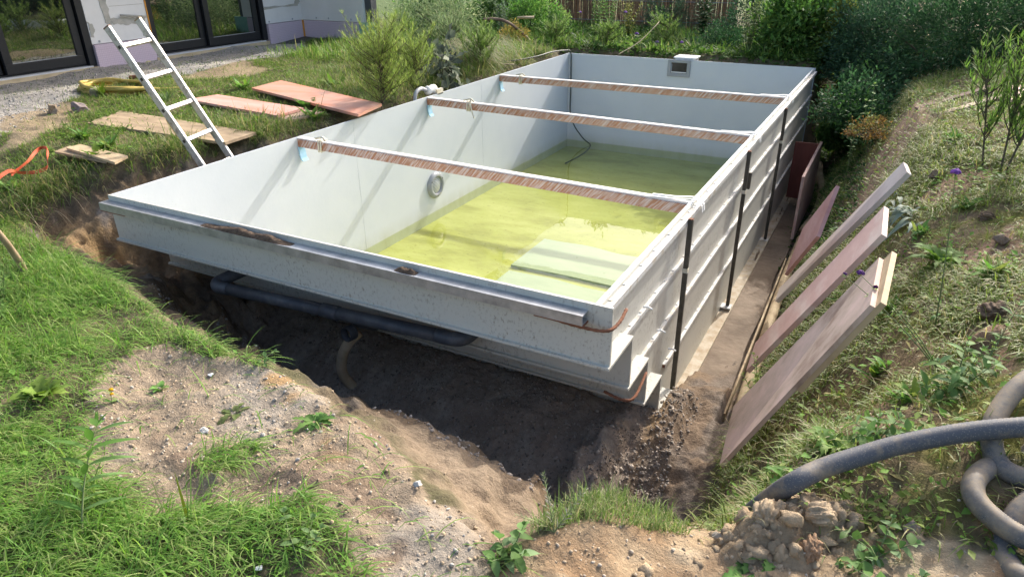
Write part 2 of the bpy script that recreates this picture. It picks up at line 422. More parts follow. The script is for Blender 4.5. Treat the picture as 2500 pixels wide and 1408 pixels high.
def hose_mat(lo=.50, hi=.68):
    m, nt, b = mat('ribbed_suction_hose')
    g = N(nt, 'ShaderNodeNewGeometry'); sp = N(nt, 'ShaderNodeSeparateXYZ'); nt.links.new(g.outputs['Normal'], sp.inputs[0])
    tc = N(nt, 'ShaderNodeTexCoord')
    n = N(nt, 'ShaderNodeTexNoise'); n.inputs['Scale'].default_value = 9; n.inputs['Detail'].default_value = 8; n.inputs['Roughness'].default_value = .7
    nt.links.new(tc.outputs['Object'], n.inputs['Vector'])
    r = N(nt, 'ShaderNodeValToRGB'); r.color_ramp.elements[0].position = lo; r.color_ramp.elements[1].position = hi
    nt.links.new(n.outputs['Fac'], r.inputs[0])
    n2 = N(nt, 'ShaderNodeTexVoronoi'); n2.inputs['Scale'].default_value = 170; nt.links.new(tc.outputs['Object'], n2.inputs['Vector'])
    r2 = N(nt, 'ShaderNodeValToRGB'); r2.color_ramp.elements[0].position = .20; r2.color_ramp.elements[0].color = (1,1,1,1); r2.color_ramp.elements[1].position = .34; r2.color_ramp.elements[1].color = (0,0,0,1)
    nt.links.new(n2.outputs['Distance'], r2.inputs[0])
    a = N(nt, 'ShaderNodeMixRGB'); a.inputs[1].default_value = (.088,.092,.102,1); a.inputs[2].default_value = (.25,.20,.14,1); nt.links.new(r.outputs[0], a.inputs[0])
    c = N(nt, 'ShaderNodeMixRGB'); c.inputs[2].default_value = (.19,.175,.15,1); nt.links.new(r2.outputs[0], c.inputs[0]); nt.links.new(a.outputs[0], c.inputs[1])
    nt.links.new(c.outputs[0], b.inputs['Base Color']); b.inputs['Roughness'].default_value = .62; b.inputs['Specular IOR Level'].default_value = .25
    return m
M_HOSE = hose_mat(); M_HOSEM = hose_mat(.40, .58)
M_RENDER = noisy('white_wall_board', (.68,.67,.66), (.76,.75,.74), scale=2, rough=.85)
M_MORTAR = noisy('grey_mortar', (.36,.35,.31), (.48,.46,.42), scale=10, rough=.95, bump=.3)
def xps_mat():
    m, nt, b = mat('lilac_insulation_board')
    tc = N(nt, 'ShaderNodeTexCoord'); br = N(nt, 'ShaderNodeTexVoronoi'); br.inputs['Scale'].default_value = 42; br.distance = 'CHEBYCHEV'; br.inputs['Randomness'].default_value = .12
    nt.links.new(tc.outputs['Object'], br.inputs['Vector'])
    r = N(nt, 'ShaderNodeValToRGB'); r.color_ramp.elements[0].color = (.60,.50,.575,1); r.color_ramp.elements[1].color = (.50,.40,.475,1); r.color_ramp.elements[0].position = .3; r.color_ramp.elements[1].position = .5
    nt.links.new(br.outputs['Distance'], r.inputs[0]); nt.links.new(r.outputs[0], b.inputs['Base Color']); b.inputs['Roughness'].default_value = .9
    return m
M_XPS = xps_mat()
M_MINT = noisy('mint_membrane', (.20,.40,.33), (.28,.50,.42), scale=9, rough=.7)
M_FOAM = noisy('cured_foam', (.55,.48,.26), (.68,.62,.40), scale=14, rough=.9, bump=.3)
M_FRAME = noisy('anthracite_frame', (.011,.012,.015), (.016,.017,.021), scale=30, rough=.45)
def pane_mat():
    m, nt, b = mat('door_glass')
    nt.nodes.remove(b)
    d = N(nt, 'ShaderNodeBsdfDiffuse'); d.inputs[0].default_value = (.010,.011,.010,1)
    g = N(nt, 'ShaderNodeBsdfGlossy'); g.inputs['Roughness'].default_value = .02; g.inputs[0].default_value = (.9,.95,.9,1)
    mx = N(nt, 'ShaderNodeMixShader'); mx.inputs[0].default_value = .30
    nt.links.new(d.outputs[0], mx.inputs[1]); nt.links.new(g.outputs[0], mx.inputs[2]); nt.links.new(mx.outputs[0], nt.nodes['Material Output'].inputs[0])
    return m
M_PANE = pane_mat()
M_SILL = noisy('sill_profile', (.50,.52,.54), (.62,.63,.65), scale=8, rough=.4)
M_STRIP = noisy('osb_strip', (.42,.33,.20), (.55,.45,.30), scale=18, rough=.8, stretch=(1,.3,1))
M_ORNG = noisy('orange_foam_strip', (.60,.25,.03), (.70,.34,.06), scale=15, rough=.8)
M_BLACKM = noisy('dimpled_membrane', (.02,.02,.02), (.06,.06,.06), scale=40, rough=.5, bump=.6)
M_POSTG = noisy('slate_post', (.045,.05,.06), (.075,.08,.09), scale=6, rough=.5)
M_CONC = noisy('concrete', (.27,.25,.22), (.42,.39,.34), scale=5, rough=.9, bump=.5, bscale=30, detail=9)
M_MUD = noisy('muddy_slab', (.125,.09,.06), (.25,.19,.135), scale=3.5, rough=.85, bump=.7, bscale=22, detail=10)
M_REED = noisy('reed_screen', (.17,.095,.055), (.42,.25,.14), scale=10, rough=.9, stretch=(6,6,2.2), detail=8, lo=.35, hi=.68)
M_CABLE = noisy('black_cable', (.025,.035,.03), (.06,.07,.06), scale=9, rough=.4)
M_BARK = noisy('dead_wood', (.14,.085,.06), (.26,.18,.13), scale=10, rough=.9)
M_STEM = noisy('green_stem', (.13,.17,.06), (.20,.24,.10), scale=9, rough=.6)
M_STEMD = noisy('woody_stem', (.06,.05,.03), (.11,.09,.055), scale=9, rough=.8)
M_STRAW = noisy('dry_stalk', (.36,.28,.17), (.50,.41,.27), scale=9, rough=.8)

# ------------------------------------------------------------------ terrain
PIT = [(-.66,.45),(-.80,.12),(-.76,-.24),(-.45,-.41),(.2,-.46),(.46,-.50),(.9,-.58),(1.3,-.68),(1.75,-.74),(2.15,-.78),(2.46,-.87),
       (2.72,-1.0),(2.95,-1.10),(3.12,-1.15),(3.2,-1.0),(3.25,-.84),(3.33,-.70),(3.42,-.63),(3.55,-.58),(3.64,-.50),(3.62,-.25),
       (3.55,.1),(3.545,.6),(3.53,2.5),(3.46,5.0),(3.44,6.9),(-.35,6.9),(-.35,1.5),(-.5,1.3),(-.55,.8)]
HEAP=[(1.26,-0.95),(1.40,-0.75),(1.94,-0.72),(2.14,-0.72),(2.46,-0.78),(2.74,-0.93),(3.12,-1.02),(3.15,-1.22),(2.90,-1.42),(2.66,-1.20),(2.50,-1.17),(2.36,-1.30),(2.16,-1.42),(1.85,-1.40),(1.48,-1.18)]
TUFT1=[(2.06,-1.19),(2.15,-1.05),(2.26,-1.08),(2.21,-1.24),(2.12,-1.25)]
TUFT2=[(2.42,-1.24),(2.49,-1.16),(2.60,-1.17),(2.72,-1.34),(2.58,-1.44)]
TUFT3=[(3.23,-0.83),(3.31,-0.70),(3.47,-0.61),(3.54,-0.67),(3.42,-0.78),(3.27,-0.93),(3.19,-1.00)]
GRAVEL_H=[(-5.02,1.8),(-5.0,6.4),(-4.3,6.3),(-3.37,5.01),(-3.33,3.85),(-3.29,2.90),(-3.13,2.29),(-3.30,1.97),(-2.78,1.44),(-2.14,0.57),(-1.6,-0.4),(-5.6,-.4)]
PATH1=[(-2.76,0.90),(-2.97,1.56),(-2.34,1.46),(-1.79,0.73),(-1.63,0.29)]
PATH2=[(-3.20,2.94),(-3.40,4.18),(-2.62,3.82),(-2.38,3.45),(-2.82,2.69)]
BARE_R=[[(4.05,2.40),(4.23,2.78),(4.44,2.68),(4.38,2.47),(4.13,2.26)],[(4.21,1.51),(4.52,1.79),(4.49,1.48),(4.24,1.35)],
        [(4.24,0.66),(4.43,0.92),(4.38,0.33),(4.26,0.36)],[(3.63,3.81),(4.05,4.72),(4.25,4.27),(3.93,3.36),(3.66,2.97)]]
MOUND=[(3.19,-1.05),(3.30,-.84),(3.36,-.72),(3.43,-.64),(3.55,-.60),(3.68,-0.52),(3.91,-0.46),(3.96,-0.59),(4.11,-0.53),(4.29,-0.52),(4.36,-0.59),(4.2,-1.2),(3.1,-1.4)]
CLODS=[(3.737,-.635,.085,.075),(3.853,-.565,.075,.06),(3.80,-.61,.06,.05),(3.66,-.65,.05,.035),(3.71,-.72,.05,.03),(4.31,.59,.07,.06),(3.83,-.70,.05,.04),(3.93,-.53,.05,.025)]

def top_h(x, y):
    near = sst(.6, -.45, y) * (1 - sst(3.4, 3.9, x))
    z = -.20*near - .04*sst(-3, -4.6, x)
    rb = sst(3.3, 3.8, x)
    z = z + rb*(.05*sst(3.95, 4.6, x) - .20*sst(.3, -.75, y))
    f = sst(1.5, 4, y); dx = np.maximum(x-3.50+.10*sst(2.5, 5, y), -.12)
    zb_ = -.95+(1.2+.45*f)*np.minimum(dx, .6)+(.6-.3*f)*np.clip(dx-.6, 0, .6)+.15*np.clip(dx-1.2, 0, 1.2)
    bl = sst(-.45, .45, y+.35*sst(3.85, 3.6, x))*sst(2.9, 3.2, x)*sst(9.5, 7.5, y)
    z = z*(1-bl)+zb_*bl
    fade = sst(25, 9, np.hypot(x-2, y-2))
    z = z + fade*(.05*fbm(x*1.7, y*1.7, 3) + .018*fbm(x*7, y*7, 3))
    for cx, cy, r, h in CLODS:
        d = np.hypot(x-cx, y-cy)/r
        d = d*(1+.5*fbm(x*22+cx*9, y*22, 3))
        z = z + .85*h*sst(1.2, .45, d)*(1+.25*fbm(x*40, y*40, 2))
    return z
def floor_h(x, y):
    z = -1.38 + .37*sst(-.15, .85, y) + .03*fbm(x*3, y*3, 3)
    inner = -.36*sst(.88, 1.12, y)
    trench = -.28*sst(.9, 1.9, y)
    z = z + np.where(x < 3.03, inner, trench)
    z = np.where((x < -.01) & (y > .3), -.8 + .05*fbm(x*4, y*4), z)
    return z
def ground_h(x, y):
    x = np.asarray(x, float); y = np.asarray(y, float)
    d = sdist(PIT, x, y)
    rough = .08*fbm(x*4.5, y*4.5, 4) + .07*fbm(x*14+3, y*14, 3)
    dd = d + rough*sst(-.02, .14, d)*(1-sst(3.0, 3.4, x)*.6)
    k = .95 + .55*sst(-.1, .9, x) + 1.25*sst(2.7, 3.5, x) - .35*sst(-.5, -.9, y)*(1-sst(3.2, 3.5, x))
    k = k*(1-.45*sst(1.6, 2.3, x)*sst(3.2, 2.9, x)*sst(-.15, -.45, y))
    dd = np.maximum(dd, 0)
    rc = .035+.04*sst(3.2, 2.9, x); drop = k*(np.sqrt(dd*dd+rc*rc)-rc)
    # ledges in the cut face
    drop = drop + .05*np.sin(drop*16+4*fbm(x*3, y*3, 2))*sst(.05, .2, drop)*(1-sst(.9, 1.2, drop))
    t = top_h(x, y)
    z = np.maximum(t - drop, np.minimum(floor_h(x, y), t))
    # the shell stands clear of the excavation walls
    step = np.clip(np.floor(y/.28), 0, 4)
    roof = np.where(y > 1.1, -1.42, np.where(y > .02, -.262*(step+1)-.10, 0.5))
    under = (x > -.09) & (x < 3.03) & (y > .02) & (y < 6.56)
    z = np.where(under, np.minimum(z, roof), z)
    crumbs = fbm(x*38, y*38, 3)
    heap = sst(1.2, 1.5, x)*sst(-.6, -.75, y)*(1-sst(4.2, 4.5, x))
    z = z + heap*(.026*fbm(x*9+3, y*9, 3)+.016*np.abs(fbm(x*26, y*26+8, 2)))
    inpit = sst(.1, .5, drop)
    craggy = inpit*sst(.9, .3, x)
    z = z + crumbs*(.010 + .012*inpit + .022*craggy) + (.022*inpit+.05*craggy)*fbm(x*11+9, y*11+2, 3)
    gut = (x > 3.31) & (x < 3.455) & (y > 1.0) & (y < 4.3)
    z = np.where(gut, np.minimum(z, -1.20+.02*fbm(x*20, y*20, 2)), z)
    return z

def soft_in(poly, x, y, amp=.09, f=6):
    return inside(poly, x + amp*fbm(x*f, y*f, 4), y + amp*fbm(x*f+40, y*f+11, 4))

def ground_col(x, y, z):
    d = sdist(PIT, x, y)
    n1 = fbm(x*2.3, y*2.3, 4); n2 = fbm(x*9, y*9, 4); n3 = fbm(x*30, y*30, 3)
    def mix(c, c2, f): return c*(1-f[..., None]) + np.array(c2)*f[..., None]
    base = np.zeros(x.shape+(3,)); base[:] = (.115, .105, .055)
    base = mix(base, (.21,.165,.105), sst(-.1, .5, n2+.6*n1))
    base = mix(base, (.09,.075,.05), sst(.2, .7, n3-.2*n1))
    base = mix(base, (.09,.13,.045), sst(8.5, 11.5, np.hypot(x-1.5, y-3)))
    # right bank reddish soil + moss
    rb = sst(3.5, 3.8, x)*(y > -.5)
    bank = np.zeros_like(base); bank[:] = (.17,.125,.075)
    bank = mix(bank, (.15,.15,.035), sst(.0, .45, n1+.5*n2))
    bank = mix(bank, (.27,.185,.12), sst(.25, .6, n2-.3*n1))
    for p in BARE_R: bank = mix(bank, (.25,.165,.11), soft_in(p, x, y)*1.0)
    base = base*(1-rb[..., None]) + bank*rb[..., None]
    # house gravel strip and paths
    g = soft_in(GRAVEL_H, x, y, .14, 4)*1.0
    gr = np.zeros_like(base); gr[:] = (.35,.33,.30)
    gr = mix(gr, (.24,.22,.20), sst(-.1, .5, n3)); gr = mix(gr, (.43,.40,.34), sst(.1, .5, n1))
    base = base*(1-g[..., None]) + gr*g[..., None]
    for p in (PATH1, PATH2): base = mix(base, (.30,.235,.15), soft_in(p, x, y, .14, 4)*.9)
    # near heap: sandy, grey gravelly crust
    h = soft_in(HEAP, x, y)*1.0
    hp = np.zeros_like(base); hp[:] = (.30,.235,.165)
    hp = mix(hp, (.345,.295,.235), sst(-.1, .4, n1+.4*n2)); hp = mix(hp, (.225,.165,.115), sst(.1, .5, n2-.5*n1)); hp = mix(hp, (.38,.24,.11), sst(.35, .6, fbm(x*4+7, y*4+1)))
    base = base*(1-h[..., None]) + hp*h[..., None]
    m = soft_in(MOUND, x, y, .05)*1.0
    mm = np.zeros_like(base); mm[:] = (.36,.265,.165)
    mm = mix(mm, (.27,.175,.10), sst(-.05, .4, n1-.4*n2)); mm = mix(mm, (.44,.345,.23), sst(.1, .5, n2))
    base = base*(1-m[..., None]) + mm*m[..., None]
    # cut faces and the pit
    t = top_h(x, y); drop = t - z
    face = sst(.02, .12, drop)*(d > -.05)
    fc = np.zeros_like(base); fc[:] = (.235,.165,.10)
    fc = mix(fc, (.31,.205,.10), sst(.05, .5, n1+.6*n2)); fc = mix(fc, (.13,.095,.065), sst(.0, .5, n2-.3*n1)); fc = mix(fc, (.27,.235,.20), sst(.25, .5, fbm(x*5+31, y*5+3))*sst(.5, .1, drop))
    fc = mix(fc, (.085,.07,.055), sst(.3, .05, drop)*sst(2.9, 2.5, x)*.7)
    fc = mix(fc, (.10,.075,.055), sst(3.2, 3.45, x)*sst(-.4, .0, y)*.8)  # dark trench-bank soil, with the bank's shade put into the colour
    sand = sst(2.2, 2.7, x)*sst(-.35, -.6, y)
    fc = mix(fc, (.29,.22,.15), sand)
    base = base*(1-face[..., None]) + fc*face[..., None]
    deep = sst(.55, .95, drop + .15*n1)*(d > 0)*(1-.5*sand)
    pg = np.zeros_like(base); pg[:] = (.34,.275,.22)
    pg = mix(pg, (.40,.34,.28), sst(-.1, .4, n2)); pg = mix(pg, (.27,.21,.165), sst(.1, .5, n1))
    base = base*(1-deep[..., None]) + pg*deep[..., None]
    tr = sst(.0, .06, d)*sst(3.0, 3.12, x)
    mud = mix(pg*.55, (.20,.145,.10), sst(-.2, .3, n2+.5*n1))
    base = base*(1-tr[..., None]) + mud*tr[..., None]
    return base

def grow(a, b, s0, g):
    out = [a]; s = s0
    while out[-1] < b: out.append(out[-1]+s); s *= g
    return np.array(out)
def axis(lo, hi, s, far, mid=None):
    core = np.arange(lo, hi, s)
    l = -grow(-lo+s, far, s, 1.13); h = grow(core[-1]+s, far, s, 1.13)
    return np.concatenate([l[::-1], core, h])
xs = axis(-.9, 4.65, .0165, 60)
ys = axis(-1.6, 1.5, .0165, 60)
# keep the middle distance reasonably fine
def refine(a, lo, hi, s):
    m = (a < lo) | (a > hi); return np.sort(np.concatenate([a[m], np.arange(lo, hi, s)]))
xs = refine(xs, -5.2, -.9, .05); ys = refine(ys, 1.5, 8.0, .05)
GX, GY = np.meshgrid(xs, ys)
GZ = ground_h(GX, GY)
GC = ground_col(GX, GY, GZ)
ny, nx = GX.shape
idx = np.arange(ny*nx).reshape(ny, nx)
Fq = np.stack([idx[:-1,:-1], idx[:-1,1:], idx[1:,1:], idx[1:,:-1]], -1).reshape(-1, 4)
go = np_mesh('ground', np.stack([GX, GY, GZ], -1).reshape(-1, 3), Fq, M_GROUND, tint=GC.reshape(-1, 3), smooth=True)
tag(go, kind='structure')

# ------------------------------------------------------------------ pool
pool = empty('swimming_pool', (1.5, 3.2, -1.3), 'pale grey prefabricated swimming pool shell with stepped near end, standing in the pit', 'pool')
LY = 6.458
def rx(y): return 2.955 + .03*y/LY            # inner face of the right wall
ZB = -1.29
def stepped(y0, ztop, inset):
    p = [(y0, ztop), (LY, ztop), (LY, ZB), (1.135+inset, ZB)]
    for k in (4, 3, 2, 1):
        zz = (0, -.262, -.527, -.788, -1.054)[k]
        p += [(.28*k+.0135+inset, zz+.001), (.28*(k-1)+.0135+inset if k > 1 else y0, zz+.001)]
    return p
def side(xa, xb, y0, ztop, inset, name, m):
    p = stepped(y0, ztop, inset); n = len(p)
    V = [(xa(y), y, z) for y, z in p]+[(xb(y), y, z) for y, z in p]
    F = [tuple(range(n)), tuple(range(2*n-1, n-1, -1))]+[((i+1) % n, i, n+i, n+(i+1) % n) for i in range(n)]
    return MB().add(V, F).build(name, m, pool)
side(lambda y: -.014, lambda y: 0.0, .0145, 0, 0, 'side_wall', M_IN)
rw = side(lambda y: rx(y), lambda y: rx(y)+.014, .0145, 0, 0, 'side_wall', M_IN)
# the outer skin of the right wall carries splashes and clay
side(lambda y: rx(y)+.0142, lambda y: rx(y)+.017, .03, -.012, .004, 'outer_skin', M_OUT)
MB().box((-.014,LY+.0005,ZB),(3.01,LY+.0145,0)).build('end_wall', M_IN, pool)
MB().box((0.0005,1.13,-1.30),(2.97,LY-.0005,-1.225)).build('floor', M_FLOOR, pool)
# stepped near end: risers and the ledges between them
ZS = [0, -.262, -.527, -.788, -1.054, -1.285]
for i in range(5):
    y = .28*i
    x1 = 3.032
    f = MB().box((-.02, y, ZS[i+1]), (x1, y+.0125, ZS[i] if i == 0 else ZS[i]-.0125)).build('end_wall' if i == 0 else 'step_riser', M_OUT, pool)
    if i < 4:
        MB().box((-.025, y-.016, ZS[i+1]-.0122), (x1+.004, y+.28, ZS[i+1]-.0002)).build('step_ledge', M_OUT, pool)
MB().box((.0005,.0127,-.02),(2.95,.0150,-.0005)).build('edge_strip', M_IN, pool)
# submerged treads
rt = random.Random(4)
def wavy(x0, x1, y0, y1, z0, z1, amp):
    n = 26; m = MB(); A = []; B = []
    for i in range(n+1):
        x = x0+(x1-x0)*i/n
        A.append((x, y0 + amp*.6*sin(x*4+1), 0)); B.append((x, y1 + amp*(sin(x*5.2)+.6*sin(x*11+2)), 0))
    V = [(a[0],a[1],z1) for a in A]+[(b[0],b[1],z1) for b in B]+[(a[0],a[1],z0) for a in A]+[(b[0],b[1],z0) for b in B]
    k = n+1; F = []
    for i in range(n):
        F += [(i,i+1,k+i+1,k+i),(2*k+i,3*k+i,3*k+i+1,2*k+i+1),(i,2*k+i,2*k+i+1,i+1),(k+i,k+i+1,3*k+i+1,3*k+i)]
    F += [(0,k,3*k,2*k),(n,2*k+n,3*k+n,k+n)]
    return m.add(V, F)
wavy(1.27,2.94,1.14,2.41,-1.2245,-1.190,.012).build('step_tread', M_TREAD, pool)
wavy(1.22,2.94,2.54,3.20,-1.2245,-1.200,.018).build('step_tread', M_TREAD, pool)
# stiffening rails along the right wall
def rail(z, y0, y1, dep=.035, h=.022):
    m = MB(); n = 24
    for i in range(n):
        a = y0+(y1-y0)*i/n; b = y0+(y1-y0)*(i+1)/n
        m.hexa([(rx(a)+.0172,a,z-h),(rx(a)+dep,a,z-h),(rx(b)+dep,b,z-h),(rx(b)+.0172,b,z-h)],[(rx(a)+.0172,a,z),(rx(a)+dep,a,z),(rx(b)+dep,b,z),(rx(b)+.0172,b,z)])
    y = y0+.06; rb_ = random.Random(int(-z*100))
    while z > -1 and y < y1-.1:        # weld beads along the root of the rail
        m.box((rx(y)+.016,y,z+.0003),(rx(y)+.028,y+.03,z+.004)); y += rb_.uniform(.12,.3)
    return m.build('stiffening_rail', M_RAIL, pool)
rail(-.030,.05,LY-.02,.048,.026); rail(-.285,.19,LY+.01); rail(-.560,.44,LY+.01); rail(-.862,1.06,LY+.01)
rail(-1.245,1.16,LY+.01,.095,.02).data.materials[0] = M_CLAYRAIL
for zz, yy in ((-.03,.05),(-.285,.19),(-.56,.44),(-.862,1.06)):      # rust-stained open ends
    MB().box((rx(yy)+.019,yy-.004,zz-.020),(rx(yy)+.033,yy-.001,zz-.003)).build('rail_end', M_RUST, pool)
# left rim rail, far rim
MB().box((-.055,.05,-.066),(-.0145,LY,-.03)).build('stiffening_rail', M_RAIL, pool)
MB().box((0,LY+.015,-.066),(3.0,LY+.055,-.03)).build('stiffening_rail', M_RAIL, pool)
# near rim channel
fr = MB().box((-.03,-.058,-.038),(2.93,-.0005,-.030))
fr.box((-.03,-.058,-.074),(2.93,-.052,-.0382))
fr.box((-.03,-.0515,-.074),(2.93,-.0006,-.068))
fr.build('rim_channel', M_GALV, pool)
MB().box((-.03,-.0575,-.0795),(.18,-.004,-.0742)).build('rust_plate', M_RUST, pool)
MB().box((2.72,-.0575,-.0795),(2.935,-.004,-.0742)).build('rust_plate', M_RUST, pool)
MB().tube(smooth_path([(2.74,-.03,-.083),(2.90,-.045,-.085),(3.02,-.035,-.083),(3.045,.04,-.078),(3.04,.14,-.066)]), .007, 8, ring=.12).build('corner_bar', M_RUST, pool, True)
MB().tube(smooth_path([(2.92,.27,-.58),(3.01,.26,-.59),(3.055,.30,-.588),(3.045,.50,-.575)]), .007, 8, ring=.12).build('corner_bar', M_RUST, pool, True)
for i in range(1, 4):     # white weld rods at the ledge corners
    y = .28*i
    MB().tube(smooth_path([(2.99,y+.262,ZS[i]+.006),(3.01,y+.27,ZS[i]+.007),(3.034,y+.262,ZS[i]+.004)]), .005, 6).build('weld_rod', M_WHITE, pool, True)
# posts
for y, z0, z1, dy in ((1.17,-1.20,.015-.045,0.0),(2.66,-1.22,-.03,0.0),(4.22,-1.24,-.03,0.0)):
    x = rx(y)+.062
    p = MB().box((x-.0125,y-.0125,z0),(x+.0125,y+.0125,z1)).build('post', M_STEEL, pool, bevel=.002)
    MB().box((x-.012,y-.012,z1+.0005),(x+.012,y+.012,z1+.006)).build('post_cap', M_RUST, p)
    MB().box((x-.0145,y-.0145,-.33),(x+.0145,y+.0145,-.305)).build('tape_band', M_TIE, p)
    MB().box((x-.06,y-.05,z0-.012),(x+.03,y+.03,z0-.001)).build('foot_plate', M_RAIL, p)
MB().box((rx(2.8)+.050,2.785,-.335),(rx(2.8)+.076,2.815,-.215)).build('post_offcut', M_STEEL, pool)
# skimmer in the far wall
sk = MB(); y = LY
sk.box((1.325,y-.018,-.198),(1.605,y-.0005,-.158)); sk.box((1.325,y-.018,-.034),(1.605,y-.0005,.002)); sk.box((1.325,y-.018,-.158),(1.368,y-.0005,-.034)); sk.box((1.562,y-.018,-.158),(1.605,y-.0005,-.034))
skm = sk.build('skimmer', M_GREY, pool, bevel=.004)
MB().box((1.368,y-.004,-.158),(1.562,y-.0012,-.034)).build('opening_shade', M_DARK, skm)  # dark plate on the solid wall, painted as the shade inside the skimmer
MB().box((1.372,y-.012,-.152),(1.558,y-.005,-.140)).build('flap', M_WHITE, skm)
MB().box((1.37,y-.010,-.14),(1.378,y-.005,-.05)).build('hinge_strip', M_GREY, skm)
lb = MB().box((1.40,y+.03,-.25),(1.63,y+.25,.010)).build('skimmer_box', M_WHITE, pool)
MB().box((1.38,y+.02,.0105),(1.65,y+.26,.028)).build('lid', M_WHITE, lb, bevel=.004)
# underwater lamp on the left wall
lp = MB().lathe((0.0006,3.226,-.860),(1,0,0),[(.132,0),(.132,.012),(.118,.030),(.095,.036),(.084,.030),(.084,.012)],40).build('pool_lamp', M_GREY, pool, True)
MB().lathe((0.0006,3.226,-.860),(1,0,0),[(.084,.018),(.06,.026),(.03,.030),(.0005,.031)],32).build('lens', M_LENS, lp, True)
for a in range(3):
    b = 2*pi*a/3+.5
    MB().lathe((.033,3.226+.107*cos(b),-.86+.107*sin(b)),(1,0,0),[(.006,0),(.006,.004),(.0004,.005)],8).build('screw', M_STEEL, lp)
wt = MB().add([(.0005,.6,-1.13),(2.968,.6,-1.13),(2.984,LY-.0005,-1.13),(.0005,LY-.0005,-1.13)],[(0,1,2,3)]).build('water', M_WATER)
tag(wt, kind='structure')

for yy in (2.12, 4.18):
    MB().box((.0003,yy,-1.2),(.0009,yy+.004,-.004)).build('weld_seam', M_IN, pool)
for xx in (2.02,):
    MB().box((xx,LY-.0008,-1.2),(xx+.005,LY-.0002,-.004)).build('weld_seam', M_IN, pool)
# soil left on the near rim channel
def crumbs_on(name, label, x0, x1, yc, zb, w, h, n, seed, cat='soil pile'):
    r = np.random.default_rng(seed)
    g = 60; xx = np.linspace(x0, x1, g); yy = np.linspace(-w, w, 9)
    X, Y = np.meshgrid(xx, yy)
    env = np.sin(np.clip((X-x0)/(x1-x0), 0, 1)*pi)**.7*(1-(np.abs(Y)/w)**2)
    Z = zb + h*env*np.clip(.75+.55*fbm(X*16+seed, Y*30, 2)+.25*fbm(X*55, Y*55+seed, 2), .2, 1.3) - .002
    ii = np.arange(g*9).reshape(9, g)
    F = np.stack([ii[:-1,:-1], ii[:-1,1:], ii[1:,1:], ii[1:,:-1]], -1).reshape(-1, 4)
    c = np.zeros((g*9, 3)); c[:] = (.12,.085,.06); c *= (.7+.6*r.random((g*9, 1)))
    o = np_mesh(name, np.stack([X, Y+yc, Z], -1).reshape(-1, 3), F, M_GROUND, tint=c)
    return tag(o, label, cat)
crumbs_on('soil_pile', 'long ridge of brown soil spilt on the near rim of the pool', .78,1.42,-.030,-.030,.028,.036,60,3)
crumbs_on('soil_pile', 'small clump of brown soil on the middle of the near pool rim', 2.02,2.14,-.030,-.030,.022,.03,60,5)

# timber braces across the pool
for i, (yl, yr, lab, kx) in enumerate(((1.51,1.36,'film-wrapped brown timber brace spanning the pool, the one nearest the camera',.22),
                                   (3.20,3.02,'film-wrapped brown timber brace across the middle of the pool',.46),
                                   (4.595,4.60,'film-wrapped brown timber brace spanning the pool nearest the skimmer wall',.25))):
    b = empty('timber_brace', (1.48,(yl+yr)/2,-.03), lab, 'brace', 'timber braces across the pool')
    wv = (0,.05,0)
    xr = rx(yr)-.002
    bm = MB().beam((.002,yl,-.040),(xr,yr,-.040),wv,(0,0,.058)).build('beam', M_FILM, b, bevel=.003)
    MB().beam((.002,yl+.004,-.006),(xr-.0,yr+.004,-.006),(0,.044,0),(0,0,.009)).build('lath', M_LATH, b)
    # white strap folded over the right rim
    sp = [(2.74,yr+.02,.001),(2.86,yr+.025,.0025),(2.955,yr+.03,.012),(3.0,yr+.035,.010),(3.028,yr+.03,-.018),(3.036,yr+.02,-.05)]
    m = MB()
    for s_ in (-.022,.018):
        for a, c in zip(sp[:-1], sp[1:]):
            m.beam((a[0],a[1]+s_,a[2]),(c[0],c[1]+s_,c[2]),(0,.012 if s_ < 0 else .02,0),(.001,0,.003))
    m.build('strap', M_WHITE, b)
    # tie wrapped round the beam near its left end
    ym = yl+(yr-yl)*kx/3
    q = .034
    m = MB()
    for k_, dx in enumerate((0,.022)):
        loop = [(kx+dx,ym-q,-.075),(kx+dx+.004,ym-q,-.03),(kx+dx,ym-q+.004,.003),(kx+dx,ym+q,.004),(kx+dx,ym+q,-.075),(kx+dx,ym-q,-.076)]
        m.tube(loop, .006, 6)
    m.tube(smooth_path([(kx-.05,ym,.008),(kx,ym-.02,.022),(kx+.03,ym-.01,.028),(kx+.07,ym-.03,.012)]), .008, 6)
    if i == 1: m.tube(smooth_path([(kx+.03,ym-.02,.02),(kx+.05,ym-.05,-.02),(kx+.07,ym-.055,-.09),(kx+.09,ym-.06,-.13)]), .006, 6)
    m.build('tie', M_TIE, b, True)
    # blue foam pad hanging between beam end and wall
    z0 = -.070
    m = MB(); pr = [(.004,z0),(.006,z0-.05),(.012,z0-.085),(.028,z0-.105)]
    for (xa,za),(xb,zb) in zip(pr[:-1],pr[1:]):
        m.hexa([(xb,yl-.03,zb),(xb+.012,yl-.03,zb),(xb+.012,yl+.03,zb),(xb,yl+.03,zb)],[(xa,yl-.03,za),(xa+.012,yl-.03,za),(xa+.012,yl+.03,za),(xa,yl+.03,za)])
    m.build('foam_pad', M_BLUE, b)

